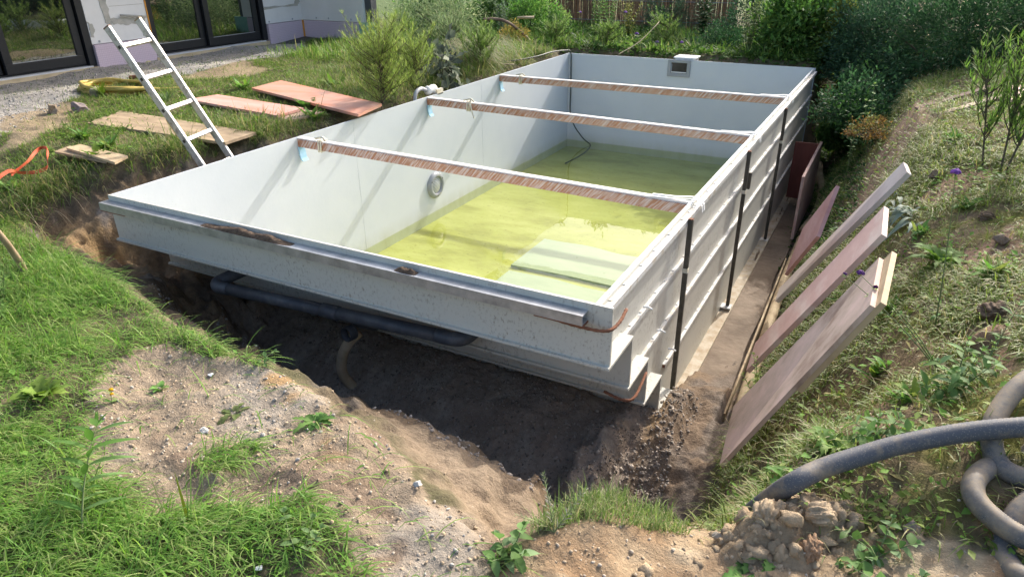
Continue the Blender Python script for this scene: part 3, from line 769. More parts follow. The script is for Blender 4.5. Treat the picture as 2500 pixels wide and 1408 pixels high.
# black hose hanging into the far corner, and cables in the grass
tag(MB().tube(smooth_path([(-1.165,5.62,.03),(-.75,5.40,.03),(-.35,5.36,.02),(-.16,5.75,.03),(-.09,6.1,.05),(-.01,6.36,.045),(.03,6.43,.02),(.04,6.435,-.12),(.045,6.437,-.5),(.055,6.42,-.75),(.14,6.38,-.92),(.30,6.32,-1.06),(.42,6.28,-1.13),(.42,6.0,-1.18),(.36,5.6,-1.205)]), .008, 8).build('hose', M_CABLE, None, True),
    'thin black hose hanging over the far left pool corner into the water', 'hose')
tag(MB().tube(smooth_path([(-1.3,5.35,.02),(-.9,5.15,.03),(-.5,5.1,.02),(-.2,5.3,.0)]), .008, 6).build('cable', M_STRAW, None, True), 'pale tan cable in the grass beside the thin black hose', 'cable')
tag(MB().tube(smooth_path([(.62,6.62,.0),(.78,6.9,.12),(.86,7.3,.28),(.84,7.6,.34)]), .006, 6).build('stalk', M_STRAW, None, True), 'bent pale stalk leaning up from behind the far pool wall', 'stalk')
# white pipe end at the rim
wp = empty('white_pipe', (-.08,3.28,-.02), 'white bent pipe end on the left pool rim beside the middle brace', 'pipe')
MB().tube(smooth_path([(-.05,3.06,-.03),(-.05,3.08,.05),(-.055,3.17,.075),(-.06,3.25,.05),(-.065,3.30,.03)]), .018, 10).build('bend', M_GREY, wp, True)
MB().lathe((-.065,3.27,.035),(0.1,1,0.05),[(.001,0),(.035,.005),(.045,.03),(.032,.06),(.045,.09),(.04,.12),(.001,.125)],14).build('socket', M_WHITE, wp, True)
MB().box((-.03,3.36,-.01),(.0,3.46,.04)).build('tag', M_TIE, wp)

# ------------------------------------------------------------------ pipework under the stepped end
pm = empty('pipe_manifold', (1.5,.16,-.45), 'dark grey pipe run hanging under the near end of the pool', 'pipe')
L_ = [(.80,.30,-.395),(.70,.16,-.43),(.655,.085,-.447)]
PR = .036
MB().tube(smooth_path([(.80,.545,-.40),(.74,.36,-.405),(.685,.16,-.425),(.66,.085,-.44),(.70,.05,-.445),(.78,.055,-.445)]), PR, 14).build('elbow', M_PIPE, pm, True)
MB().tube([(.78,.055,-.445),(1.45,.10,-.44)], PR*.96, 16).build('pipe', M_PIPE, pm, True)
MB().tube([(1.42,.098,-.44),(1.52,.105,-.44)], PR*1.1, 16).build('coupling', M_PIPE, pm, True)
MB().tube([(1.50,.104,-.44),(2.12,.145,-.435)], PR*.96, 16).build('pipe', M_PIPE, pm, True)
MB().tube(smooth_path([(2.10,.144,-.435),(2.18,.145,-.433),(2.235,.17,-.43),(2.255,.25,-.42),(2.27,.40,-.40),(2.27,.545,-.39)]), PR, 14).build('elbow', M_PIPE, pm, True)
hg = empty('drain_hose', (1.3,.45,-1.2), 'tan muddy hose curving down from the pipe junction into the pit gravel', 'hose')
MB().tube([(1.0,.50,-.66),(1.36,.44,-.70),(1.46,.46,-.70)], .034, 12).build('branch_pipe', M_PIPE, hg, True)
MB().lathe((1.36,.36,-.72),(-.1,-1,.1),[(.045,0),(.045,.05),(.036,.052),(.036,.01)],16).build('socket', M_PIPE, hg, True)
MB().tube(smooth_path([(1.37,.40,-.74),(1.32,.36,-.80),(1.255,.36,-.92),(1.22,.38,-1.05),(1.24,.42,-1.16),(1.30,.45,-1.24)]), .031, 12).build('hose', M_SANDY, hg, True)

# ------------------------------------------------------------------ trench on the right
sl_ = MB(); n = 40
slab_V = []
for i in range(n+1):
    y = .95+(6.6-.95)*i/n
    slab_V.append((y, 3.295 - .012*(y-1) + .012*sin(y*5)))
for i in range(n):
    (ya,xa),(yb,xb) = slab_V[i], slab_V[i+1]
    sl_.hexa([(2.9,ya,-1.36),(xa,ya,-1.36),(xb,yb,-1.36),(2.9,yb,-1.36)],[(2.9,ya,-1.262),(xa,ya,-1.262),(xb,yb,-1.262),(2.9,yb,-1.262)])
tag(sl_.build('foundation_slab', M_MUD), kind='structure')
tag(MB().tube([(3.415,.98,-1.12)]+[tuple(p) for p in smooth_path([(3.412,1.05,-1.13),(3.392,1.75,-1.145),(3.377,2.35,-1.145),(3.360,3.0,-1.145),(3.355,4.1,-1.14)],14)], .036, 14, ring=.025).build('drain_pipe', M_DRAIN, None, True),
    'long tan muddy drain pipe lying in the trench beside the leaning boards', 'pipe')
tag(MB().beam((3.335,1.15,-1.19),(3.303,3.6,-1.19),(.012,0,0),(0,0,.10)).build('batten', M_DRAIN, None), 'narrow wooden batten on edge between the slab and the drain pipe', 'batten')
tag(MB().tube(smooth_path([(3.345,4.3,-1.13),(3.40,4.75,-1.08),(3.385,5.3,-1.05),(3.31,5.75,-1.02),(3.25,6.2,-1.0)]), .038, 12, ring=.03).build('drain_hose', M_DRAIN, None, True), 'grey ribbed hose curving behind the red panels in the trench', 'hose')
bx = empty('shuttering_panel', (3.2,5.0,-1.2), 'two red shuttering panels joined at a corner in the far trench', 'panel')
MB().hexa([(3.255,4.22,-1.2),(3.28,4.22,-1.2),(3.29,5.5,-1.2),(3.265,5.5,-1.2)],[(3.258,4.22,-.605),(3.28,4.22,-.605),(3.29,5.5,-.58),(3.265,5.5,-.58)]).build('side_panel', M_PINK, bx)
MB().box((3.03,5.46,-1.2),(3.264,5.485,-.60)).build('end_panel', M_REDD, bx)

def board(name, label, quad, th, m, cat='board', group=None, edge=None, second=None):
    b = MB().plank(quad, th).build(name, m, None)
    return tag(b, label, cat, group)
G1 = 'boards leaning on the right bank'
B1 = empty('leaning_board', (3.45,.7,-.95), 'nearest muddy board leaning on the right bank, two layers thick at its top', 'board', G1)
bq = [Vector(v) for v in [(3.910,.300,.075),(3.915,.715,.10),(3.430,.885,-.90),(3.462,.46,-.955)][::-1]]
MB().plank(bq, .02).build('face_board', M_MUDDY, B1)
bn = (bq[2]-bq[0]).cross(bq[3]-bq[1]).normalized()
up_ = (bq[2]-bq[1]).normalized()
q2 = [v + bn*.0228 for v in bq]
q2 = [q2[0].lerp(q2[3], .55)+up_*0, q2[1].lerp(q2[2], .55), q2[2]+up_*.02+(bq[3]-bq[0]).normalized()*.03, q2[3]+(bq[3]-bq[0]).normalized()*.03]
MB().plank(q2, .022).build('backing_board', M_PALEW, B1)
board('leaning_board', 'pinkish board with a red streak leaning just behind the nearest muddy board', [(3.923,1.186,.03),(3.914,1.55,.05),(3.405,1.66,-.94),(3.41,1.38,-.98)][::-1], .027, M_PINK, group=G1)
board('leaning_board', 'narrow pale weathered board with the highest tip of the leaning boards', [(4.009,2.318,.03),(3.981,2.465,.05),(3.41,2.55,-.96),(3.412,2.38,-.985)][::-1], .03, noisy('grey_weathered_wood', (.52,.43,.37), (.66,.57,.50), scale=2.5, rough=.7, detail=10, stretch=(3,3,.8), bump=.1), group=G1)
board('leaning_board', 'short dark pink board farthest along the trench bank, its corner pointing up', [(3.61,1.94,-.30),(3.65,2.17,-.05),(3.49,2.45,-.45),(3.45,2.22,-.70)][::-1], .022, noisy('dusky_red_plywood', (.36,.17,.15), (.50,.30,.27), scale=2.5, rough=.65, detail=10, stretch=(1,1.2,3), lo=.32, hi=.68, bump=.1), group=G1)
G2 = 'planks on the right bank'
tag(MB().beam((4.015,4.239,.05),(4.50,4.50,.215),(.03,-.045,0),(0,0,.028)).build('plank', M_BARK), 'grey brown plank on the bank under the dark hedge', 'plank', G2)
tag(MB().beam((4.158,3.865,.09),(4.583,4.108,.23),(.03,-.045,0),(0,0,.028)).build('plank', M_TAN), 'pale yellow plank in front of the grey brown one on the bank', 'plank', G2)
board('plywood_sheet', 'orange red plywood sheet lying behind the willow saplings', [(4.52,3.95,.215),(4.90,4.0,.27),(5.0,4.45,.30),(4.62,4.45,.25)], .02, M_RED)

# ------------------------------------------------------------------ boards on the left lawn
board('plywood_sheet', 'large orange red plywood sheet lying in the grass nearest the pool rim', [(-1.604,2.581,.06),(.083,2.10,.06),(-.006,2.518,.06),(-1.665,3.023,.06)], .022, M_RED)
board('plywood_sheet', 'faded pink plywood sheet lying between the ladder and the orange sheet', [(-1.72,1.945,.055),(-.493,1.797,.055),(-.513,2.116,.055),(-1.66,2.224,.055)], .02, noisy('faded_red_plywood', (.60,.37,.31), (.60,.25,.18), scale=1.8, rough=.65, stretch=(1,4,1), detail=9, bump=.08))
board('plywood_offcut', 'brown plywood piece sticking out under the faded pink sheet', [(-.95,1.80,.03),(-.348,1.804,.03),(-.333,2.144,.03),(-.95,2.16,.03)], .016, noisy('brown_plywood', (.36,.25,.18), (.44,.31,.23), scale=2.5, rough=.7, stretch=(1,5,1)))
board('plywood_sheet', 'wide bare brown plywood sheet half hidden by grass under the ladder', [(-1.76,1.02,.03),(-.27,1.07,.03),(-.30,1.385,.03),(-1.95,1.44,.03)], .02, M_TAN)
board('plywood_offcut', 'small pale plywood offcut lying under another one, left of the ladder', [(-1.110,.366,.035),(-.55,.36,.035),(-.70,.48,.035),(-1.163,.507,.035)], .014, M_TAN)
board('plywood_offcut', 'pale plywood offcut lying on top of another one, left of the ladder', [(-1.053,.418,.055),(-.419,.335,.055),(-.484,.472,.055),(-1.055,.519,.055)], .016, M_PALEW)

# ------------------------------------------------------------------ ladder
la = empty('ladder', (-.12,.7,-.29), 'scuffed aluminium ladder standing out of the trench left of the pool', 'ladder')
f0 = Vector((-.637,.708,.693)); lu = Vector((-.106,-.028,.198)); lw = Vector((-.05,.269,.012))
nrm = lw.cross(lu).normalized()
for s_, k in ((0,0),(1,1)):
    a = f0 + lw*s_ + lu*(.60 if k == 0 else .66); b = f0 + lw*s_ - lu*4.95
    r_ = MB().beam(a, b, lw.normalized()*.022, nrm*.05).build('rail', M_ALU, la, bevel=.004)
    MB().beam(a+lu*.02, a-lu*.03, lw.normalized()*.025, nrm*.053).build('end_plug', M_BARK if s_ == 0 else M_TAN, r_, bevel=.004)
    if s_ == 0:
        MB().beam(f0-lu*2.25-nrm*.026+lw.normalized()*0, f0-lu*2.75-nrm*.026, lw.normalized()*.0225, nrm*.004).build('tape', M_YTAPE, r_)
        for q in range(0, 5):
            MB().beam(f0-lu*q-lw.normalized()*.0114+lu*.03, f0-lu*q-lw.normalized()*.0114-lu*.06, lw.normalized()*.001, nrm*.022).build('socket', M_DARK, r_)
for k in range(5):
    c = f0 - lu*k
    MB().beam(c+lw*.035, c+lw*.965, lu.normalized()*.026, nrm*.030).build('rung', M_ALU, la, bevel=.003)

# ------------------------------------------------------------------ hoses, straps, stones
def coil(name, label, pts_c, rx_, ry_, turns, r, mt, z0, seed):
    rr = random.Random(seed); P = []
    for i in range(turns*20):
        a = 2*pi*i/20
        k = 1 + .13*sin(i*.37+seed)+.05*rr.uniform(-1,1)
        P.append((pts_c[0]+rx_*k*cos(a)*.5, pts_c[1]+ry_*k*sin(a)*.5, z0+.012*(i//20)+.006*sin(i*1.3)))
    return P
P = coil('', '', (-3.0,2.12), .80, .40, 6, .012, None, .01, 3)
P = [(-3.35,2.75,.02),(-3.2,2.62,.02)] + P + [(-2.55,2.3,.02),(-2.35,2.45,.02),(-2.2,2.25,.02)]
tag(MB().tube(smooth_path(P, 3), .016, 8).build('yellow_hose', M_YELLOW, None, True), 'coiled yellow hose lying on the gravel by the house', 'hose')
tag(MB().tube(smooth_path([(-3.62,2.72,-.005),(-3.55,2.74,.0),(-3.48,2.77,-.005)]), .024, 8).build('hose_nozzle', M_RUST, None, True), 'small rusty red nozzle on the gravel by the lilac insulation board', 'nozzle')
m = MB()
pp = [(-.94,-.02,.0),(-1.03,.14,.03),(-1.10,.24,.06),(-1.12,.30,.075),(-1.02,.28,.08),(-.94,.22,.05),(-.90,.18,.0),(-.93,.12,-.02),(-.97,.05,-.01),(-.92,-.03,.03),(-.87,-.12,.02),(-.84,-.20,-.03)]
sp = smooth_path(pp, 5); V = []
for k, p in enumerate(sp):
    tw = .5*sin(k*.5); h = .011
    for (a, b) in ((-h,-.0015),(h,-.0015),(h,.0015),(-h,.0015)):
        V.append((p[0]+a*sin(tw)+b, p[1]+b*.5, p[2]+a*cos(tw)))
F = []
for k in range(len(sp)-1):
    for q in range(4): F.append((4*k+q, 4*k+(q+1)%4, 4*k+4+(q+1)%4, 4*k+4+q))
m.add(V, F)
tag(m.build('lashing_strap', M_ORANGE), 'orange lashing strap tangled in the long grass at the left', 'strap')
tag(MB().tube([(.375,-.775,.13),(.300,-.715,.02),(.255,-.67,-.10),(.22,-.64,-.25)], [.014,.016,.017,.017], 8).build('stick', M_TAN, None, True), 'pale wooden stick poking out of the grass at the left edge', 'stick')
br = [(-1.567,6.165,.40),(-1.42,6.221,.40),(-1.62,6.75,.25),(-1.86,7.27,.05)]
tag(MB().tube(smooth_path([(-1.30,6.5,.36),(-1.15,6.55,.37),(-1.0,6.62,.33),(-.9,6.8,.2),(-.8,7.0,.02)]), .02, 8).build('branch', M_BARK, None, True), 'bent dead branch standing out of the weeds behind the left bushes', 'branch')
tag(MB().tube([(-1.02,6.95,.36),(-.80,7.03,.365)], .018, 8).build('branch', M_PALEW, None, True), 'short pale stick lying across the weeds in front of the reed screen', 'branch')

G3 = 'suction hose loops at the lower right'
def hose(lab, pts, mt=M_HOSEM):
    tag(MB().tube(smooth_path(pts, 22), .0285, 16, ring=.024).build('suction_hose', mt, None, True), lab, 'hose', G3)
hose('thick straight run of black ribbed suction hose sloping into the pit', [(3.66,-.42,-.42),(3.715,-.50,-.26),(3.777,-.546,-.125),(3.843,-.473,-.10),(3.941,-.389,-.075),(4.04,-.317,-.048),(4.189,-.235,-.010),(4.334,-.175,.02),(4.476,-.119,.045),(4.6,-.08,.05)], M_HOSE)
hose('muddy hose bend rising to the right edge above the straight hose', [(4.44,.17,.085),(4.34,.033,.05),(4.287,-.066,.01),(4.262,-.16,-.03),(4.277,-.244,-.07),(4.323,-.285,-.075),(4.422,-.29,-.06)])
hose('hose loop curling under the straight hose at the right edge', [(4.42,-.10,-.01),(4.334,-.205,-.09),(4.267,-.262,-.085),(4.225,-.342,-.085),(4.222,-.405,-.095),(4.258,-.454,-.105),(4.326,-.497,-.11),(4.44,-.51,-.10)])
hose('lowest hose bend in the bottom right corner', [(4.40,-.30,-.07),(4.329,-.394,-.11),(4.301,-.492,-.165),(4.307,-.553,-.165),(4.337,-.604,-.15),(4.44,-.64,-.13)])

# ico stone template
def ico():
    t = (1+5**.5)/2
    v = np.array([(-1,t,0),(1,t,0),(-1,-t,0),(1,-t,0),(0,-1,t),(0,1,t),(0,-1,-t),(0,1,-t),(t,0,-1),(t,0,1),(-t,0,-1),(-t,0,1)], float)
    f = [(0,11,5),(0,5,1),(0,1,7),(0,7,10),(0,10,11),(1,5,9),(5,11,4),(11,10,2),(10,7,6),(7,1,8),(3,9,4),(3,4,2),(3,2,6),(3,6,8),(3,8,9),(4,9,5),(2,4,11),(6,2,10),(8,6,7),(9,8,1)]
    return v/np.linalg.norm(v[0]), np.array(f)
def subdiv(v, f):
    v = list(map(tuple, v)); c = {}; out = []
    def mid(a, b):
        k = (min(a,b), max(a,b))
        if k not in c:
            m_ = (np.array(v[a])+np.array(v[b]))/2; m_ /= np.linalg.norm(m_); v.append(tuple(m_)); c[k] = len(v)-1
        return c[k]
    for a, b, d in f:
        x, y, z = mid(a,b), mid(b,d), mid(d,a); out += [(a,x,z),(b,y,x),(d,z,y),(x,y,z)]
    return np.array(v), np.array(out)
I0 = ico(); I1 = subdiv(*I0); I2 = subdiv(*I1)
def rand_rot(r, n):
    q = r.normal(size=(n, 4)); q /= np.linalg.norm(q, axis=1)[:, None]
    w_, x, y, z = q.T
    return np.stack([1-2*(y*y+z*z),2*(x*y-z*w_),2*(x*z+y*w_),2*(x*y+z*w_),1-2*(x*x+z*z),2*(y*z-x*w_),2*(x*z-y*w_),2*(y*z+x*w_),1-2*(x*x+y*y)], -1).reshape(n,3,3)
def pebbles(name, P, S, tint, base, seed, mt, flat=.6, jit=.16, smooth=True):
    r = np.random.default_rng(seed); bv, bf = base; n = len(P)
    V = bv[None]*(1+jit*r.normal(size=(n, len(bv), 1)))
    sc_ = np.stack([np.ones(n), r.uniform(.65,1,n), r.uniform(flat*.7,flat*1.2,n)], -1)
    V = V*sc_[:, None]
    V = np.einsum('nij,nkj->nki', rand_rot(r, n), V)*S[:, None, None] + P[:, None]
    F = (bf[None]+np.arange(n)[:, None, None]*len(bv)).reshape(-1, 3)
    T = np.repeat(tint, len(bv), axis=0)
    return np_mesh(name, V.reshape(-1, 3), F, mt, tint=T, smooth=smooth)

def scatter(n, box, dens, seed, zoff=0.0):
    r = np.random.default_rng(seed)
    x = r.uniform(box[0], box[1], n); y = r.uniform(box[2], box[3], n)
    k = r.random(n) < dens(x, y)
    x, y = x[k], y[k]
    return np.stack([x, y, ground_h(x, y)+zoff], -1), r

# pit gravel
P, r = scatter(26000, (.3,3.45,-.55,1.15), lambda x, y: np.where(sdist(PIT, x, y) > .33, .18+.5*sst(.2,.6,vn(x*3,y*3))+.4*sst(2.6,3.1,x), 0), 21)
S = .0035+.008*r.random(len(P))**2.4+.005*(r.random(len(P)) < .08)
c = np.array((.35,.30,.25))*(.5+.8*r.random((len(P),1)))
tag(pebbles('pit_gravel', P, S, c, I0, 22, M_STONE), kind='stuff', label='dark gravel lying over the floor of the excavation', cat='gravel')
# crumbs on the near heap and mound
P, r = scatter(30000, (1.2,4.5,-1.5,.3), lambda x, y: np.where(soft_in(HEAP,x,y)|soft_in(MOUND,x,y), .75, .08)*(sdist(PIT,x,y) < .25), 31)
S = .0018+.0065*r.random(len(P))**4
c = np.where(r.random((len(P),1)) < .7, np.array((.36,.275,.185)), np.array((.38,.32,.25)))*(.95+.35*r.random((len(P),1)))
tag(pebbles('soil_crumbs', P-np.array((0,0,.0015)), S, c, I0, 32, M_STONE, .8, .2, False), kind='stuff', label='loose soil crumbs and grit on the near heaps', cat='soil')
# pebbles on the heap
P, r = scatter(420, (1.3,3.3,-1.45,-.7), lambda x, y: soft_in(HEAP,x,y)*sst(.45,.6,vn(x*5,y*5+3)), 41, .002)
S = .003+.007*r.random(len(P))**2.5
c = np.array((.40,.37,.33))*(.7+.5*r.random((len(P),1)))
tag(pebbles('heap_pebbles', P, S, c, I1, 42, M_STONE), kind='stuff', label='pale pebbles scattered over the near sandy heap', cat='pebbles')
P, r = scatter(9000, (3.45,4.15,-.95,-.40), lambda x, y: np.where(soft_in(MOUND,x,y), np.clip(sum(np.exp(-((x-a)**2+(y-b)**2)/(1.3*c_*c_)) for a, b, c_, _ in CLODS), 0, 1)*.4+.05, 0), 45, -.007)
S = .003+.024*r.random(len(P))**7
c = np.array((.41,.31,.20))*(.85+.4*r.random((len(P),1)))
tag(pebbles('broken_clods', P, S, c, I1, 46, M_GROUND, .9, .24, False), kind='stuff', label='crumbled lumps of sandy soil on the right mound', cat='soil')
# gravel by the house
P, r = scatter(14000, (-4.7,-1.4,-.3,5.6), lambda x, y: soft_in(GRAVEL_H,x,y,.14,4)*.8, 51)
S = .004+.011*r.random(len(P))**2.5
c = np.array((.33,.31,.285))*(.6+.7*r.random((len(P),1)))
tag(pebbles('house_gravel', P, S, c, I0, 52, M_STONE), kind='stuff', label='grey gravel strip along the foot of the house', cat='gravel')

def stone(label, x, y, s, col, seed, name='stone', cat='stone', dz=.3, group=None, flat=.7):
    z = float(ground_h(np.array([x]), np.array([y]))[0])
    r = np.random.default_rng(seed); v, f = I2
    v, f = subdiv(v, f)
    if 'clod' in name: v, f = subdiv(v, f)
    n = .8*fbm(v[:,0]*1.9+seed, v[:,1]*1.9+v[:,2]*1.3, 2) + (.62 if 'clod' in name else .35)*fbm(v[:,0]*5+seed*3, v[:,1]*5+v[:,2]*4.1, 5)
    V = (v if 'clod' in name else np.clip(v, -.62, .70)*1.12)*(1+.55*n[:, None])*np.array((1, .8, flat))*s
    V = V@rand_rot(r, 1)[0].T*np.array((1,1,.85)) + np.array((x, y, z+s*dz))
    o = np_mesh(name, V, f, M_STONE, tint=np.tile(np.array(col), (len(V),1))*(.85+.3*r.random((len(V),1))), smooth=True)
    return tag(o, label, cat, group)
stone('tan stone lying on the coil of yellow hose', -2.86, 1.83, .085, (.30,.26,.19), 1)
stone('rounded purple grey stone in the sparse grass left of the ladder', -2.39, 1.36, .07, (.22,.18,.17), 2)
stone('flat broken brown stone beside the rounded purple grey one', -2.55, 1.22, .09, (.27,.21,.15), 3, flat=.4)
stone('grey stone at the bottom of the right mound near the pit lip', 3.62, -.665, .020, (.38,.33,.26), 5)
stone('angular brown stone in the grass of the right bank', 4.416, 1.552, .045, (.24,.17,.12), 6)
stone('dark brown earth clod on the bare soil near the right edge', 4.335, .763, .06, (.13,.09,.06), 7, 'earth_clod', 'clod')
stone('round half-buried stone on the upper right bank', 4.154, 2.663, .045, (.22,.16,.11), 8)
stone('grey brown stone near the hoses at the lower right', 4.09, -.50, .025, (.27,.21,.17), 9)
stone('crumbly sandy clod on top of the right mound, left of the black hose', 3.737, -.63, .052, (.37,.28,.18), 10, 'earth_clod', 'clod', .10)
stone('crumbly sandy clod below the mouth of the black hose', 3.865, -.59, .045, (.37,.28,.18), 11, 'earth_clod', 'clod', .10)
stone('small reddish clod at the bottom edge of the right mound', 3.86, -.70, .035, (.27,.17,.10), 12, 'earth_clod', 'clod', .3)
stone('oval white pebble, the largest on the near sandy heap', 1.99, -1.08, .017, (.55,.53,.48), 14)
stone('long white pebble on the sandy slope above the gully', 2.80, -.99, .014, (.5,.48,.44), 15)
stone('broken root-bound clod in the grass behind the leaning boards', 4.38, 1.95, .05, (.16,.11,.07), 17, 'earth_clod', 'clod', .1)

# ------------------------------------------------------------------ house
HX = -4.74
hs = empty('house', (-5.5,4.2,0), 'white unfinished house with anthracite sliding doors and lilac base insulation', 'house')
zb = -.10; zt = 2.7
def wall(y0, y1, z0, z1, x=HX, m=M_RENDER, th=.3, nm='wall'):
    return MB().box((x-th,y0,z0),(x,y1,z1)).build(nm, m, hs)
wall(3.095,3.90,.245,zt); wall(5.866,6.648,.235,zt); wall(-1.5,1.0,-.1,zt)
wall(1.0,3.094,2.2,zt); wall(3.901,5.865,2.2,zt)
MB().box((HX-.3,6.65,.235),(-3.50,6.95,zt)).build('wall', M_RENDER, hs)
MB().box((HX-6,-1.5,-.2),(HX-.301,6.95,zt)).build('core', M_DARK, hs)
MB().box((HX-6.2,-1.7,zt+.01),(-3.3,7.1,zt+.25)).build('roof', M_RENDER, hs)
def insul(a, b, nm='base_board'):
    return MB().box(a, b).build(nm, M_XPS, hs)
insul((HX-.2,3.10,-.05),(HX+.022,3.905,.238)); insul((HX+.0225,3.10,-.07),(HX+.032,3.24,.232))
insul((HX-.2,5.875,-.07),(HX+.022,6.645,.228)); insul((HX+.0225,5.875,-.09),(HX+.032,5.96,.222))
insul((HX+.023,6.628,-.12),(-3.60,6.66,.228))
MB().box((HX+.0005,6.6485,-.12),(-3.52,6.6495,.234)).build('joint_strip', M_FRAME, hs)
MB().box((HX+.0225,6.600,-.05),(HX+.034,6.6275,.232)).build('foam_joint', M_ORNG, hs)
MB().box((HX-.02,3.2,-.09),(HX+.026,3.78,-.052)).build('membrane', M_MINT, hs)
MB().box((HX-.02,5.97,-.13),(HX+.026,6.6,-.072)).build('membrane', M_MINT, hs)
MB().box((-3.60,6.64,-.12),(-3.3,6.66,.235)).build('membrane', M_MINT, hs)
for y, s in ((3.62,.05),(3.76,.06),(3.88,.055),(3.40,.04)):
    v, f = I1
    V = v*np.array((.6,1,.55))*s*(1+.3*fbm(v[:,0]*2+y*9, v[:,1]*2+v[:,2], 2))[:, None]+np.array((HX+.02,y,-.055))
    np_mesh('foam_blob', V, f, M_FOAM, hs, smooth=True)
# mortar patches on the wall between the doors (irregular outlines)
def patch(pts, x, th, m, nm='mortar_patch', seed=0, sub=6, amp=.012):
    rr = random.Random(seed); out = []
    for i in range(len(pts)):
        a = pts[i]; b = pts[(i+1) % len(pts)]
        for k in range(sub):
            t_ = k/sub; out.append((a[0]+(b[0]-a[0])*t_+rr.uniform(-amp,amp), a[1]+(b[1]-a[1])*t_+rr.uniform(-amp,amp)))
    n = len(out)
    V = [(x, p[0], p[1]) for p in out]+[(x+th, p[0], p[1]) for p in out]
    F = [tuple(range(n-1, -1, -1)), tuple(range(n, 2*n))]+[(i,(i+1)%n,n+(i+1)%n,n+i) for i in range(n)]
    return MB().add(V, F).build(nm, m, hs)
patch([(3.335,.46),(3.40,.455),(3.40,.80),(3.44,2.1),(3.345,2.1),(3.30,.75)], HX+.0002, .006, M_MORTAR, seed=1)
patch([(3.40,.455),(3.62,.42),(3.86,.43),(3.86,.50),(3.66,.50),(3.40,.51)], HX+.0003, .005, M_MORTAR, seed=2)
patch([(3.10,.50),(3.15,.47),(3.17,.40),(3.13,.33),(3.10,.33)], HX+.0004, .005, M_MORTAR, seed=3)
patch([(5.87,.445),(6.58,.455),(6.62,.50),(6.62,.60),(6.55,.60),(6.50,.475),(5.87,.475)], HX+.0002, .006, M_MORTAR, seed=4)
MB().box((HX+.0003,3.42,.645),(HX+.0015,3.87,.650)).build('joint_strip', M_MORTAR, hs)
MB().box((HX+.0004,3.42,.90),(HX+.0015,3.87,.905)).build('joint_strip', M_MORTAR, hs)
for y, z in ((3.19,.27),(3.45,.275),(3.80,.285),(5.93,.262),(6.42,.262)):
    MB().lathe((HX+.0005,y,z),(1,0,0),[(.014,0),(.014,.004),(.006,.005),(.0005,.002)],10).build('fixing', M_GREY, hs)
for x in (-4.45,-4.2,-3.75):
    MB().lathe((x,6.6495,.27),(0,-1,0),[(.014,0),(.014,.004),(.006,.005),(.0005,.002)],10).build('fixing', M_GREY, hs)
MB().box((HX-.01,3.9015,.30),(HX+.012,3.9145,2.2)).build('foam_joint', M_ORNG, hs)
MB().tube([(HX+.03,3.52,.54),(HX+.05,3.86,.50)], .012, 8).build('bracket', M_MORTAR, hs, True)
# sliding doors
def door(y0, y1, leaves):
    d = MB()
    x0, x1 = HX-.16, HX-.002
    d.box((x0,y0+.001,.012),(x1-.03,y0+.05,2.2)); d.box((x0,y1-.085,.012),(x1,y1-.001,2.2)); d.box((x0,y0+.05,2.1),(x1,y1-.085,2.2)); d.box((x0,y0+.05,.012),(x1-.06,y1-.085,.03))
    f = d.build('sliding_door', M_FRAME, hs)
    for (a, b, dx) in leaves:
        l = MB(); X1 = HX-.03-dx; X0 = X1-.05; wS = .085
        l.box((X0,a,.036),(X1,b,.14)); l.box((X0,a,1.98),(X1,b,2.09)); l.box((X0,a,.14),(X1,a+wS,1.98)); l.box((X0,b-wS,.14),(X1,b,1.98))
        lf = l.build('leaf_frame', M_FRAME, f, bevel=.004)
        MB().box((X0+.015,a+wS,.14),(X1-.016,b-wS,1.98)).build('pane', M_PANE, f)
        MB().box((X1-.0155,a+wS+.001,.1405),(X1-.006,b-wS-.001,.146)).build('glazing_bead', M_GREY, f)
    MB().box((HX-.17,y0+.002,-.004),(HX+.018,y1-.06,.0115)).build('threshold', M_SILL, hs)
    MB().box((HX-.17,y0-.02,-.048),(HX+.03,y1-.002,-.0045)).build('threshold_board', M_STRIP, hs)
door(1.0,3.092,[(1.05,2.06,.05),(2.08,2.985,0)])
door(3.916,5.864,[(3.96,4.80,.05),(4.805,5.75,0)])
# concrete footing slope in front of the doors
def footing(y0, y1):
    n = 30; V = []; F = []
    rr = random.Random(int(y0*10))
    prof = [(HX+.02,-.05),(HX+.12,-.06),(HX+.26,-.085),(HX+.45,-.13),(HX+.5,-.3)]
    for i in range(n+1):
        y = y0+(y1-y0)*i/n
        for j, (x, z) in enumerate(prof):
            k = .05*fbm(np.array(y*2.2+j), np.array(j*3.1), 3)
            V.append((x+float(k)*(j > 0), y, z+.25*float(k)*(0 < j < 4)))
    m_ = len(prof)
    for i in range(n):
        for j in range(m_-1): F.append((i*m_+j, i*m_+j+1, (i+1)*m_+j+1, (i+1)*m_+j))
    o = MB().add(V, F).build('concrete_footing', M_CONC, None, True)
    tag(o, kind='structure')
footing(-.5,3.09); footing(3.93,5.92)
tag(MB().hexa([(-4.70,5.95,-.10),(-4.35,5.95,-.12),(-4.2,6.6,-.10),(-4.69,6.6,-.08)],[(-4.70,5.95,-.055),(-4.40,5.95,-.085),(-4.28,6.6,-.035),(-4.69,6.6,-.01)]).build('membrane_roll', M_BLACKM, None), 'black dimpled membrane in the corner at the house base', 'membrane')
tag(MB().box((-3.50,6.70,-.1),(-3.38,6.83,2.6)).build('slate_post', M_POSTG), 'slate grey post at the corner of the white house', 'post')

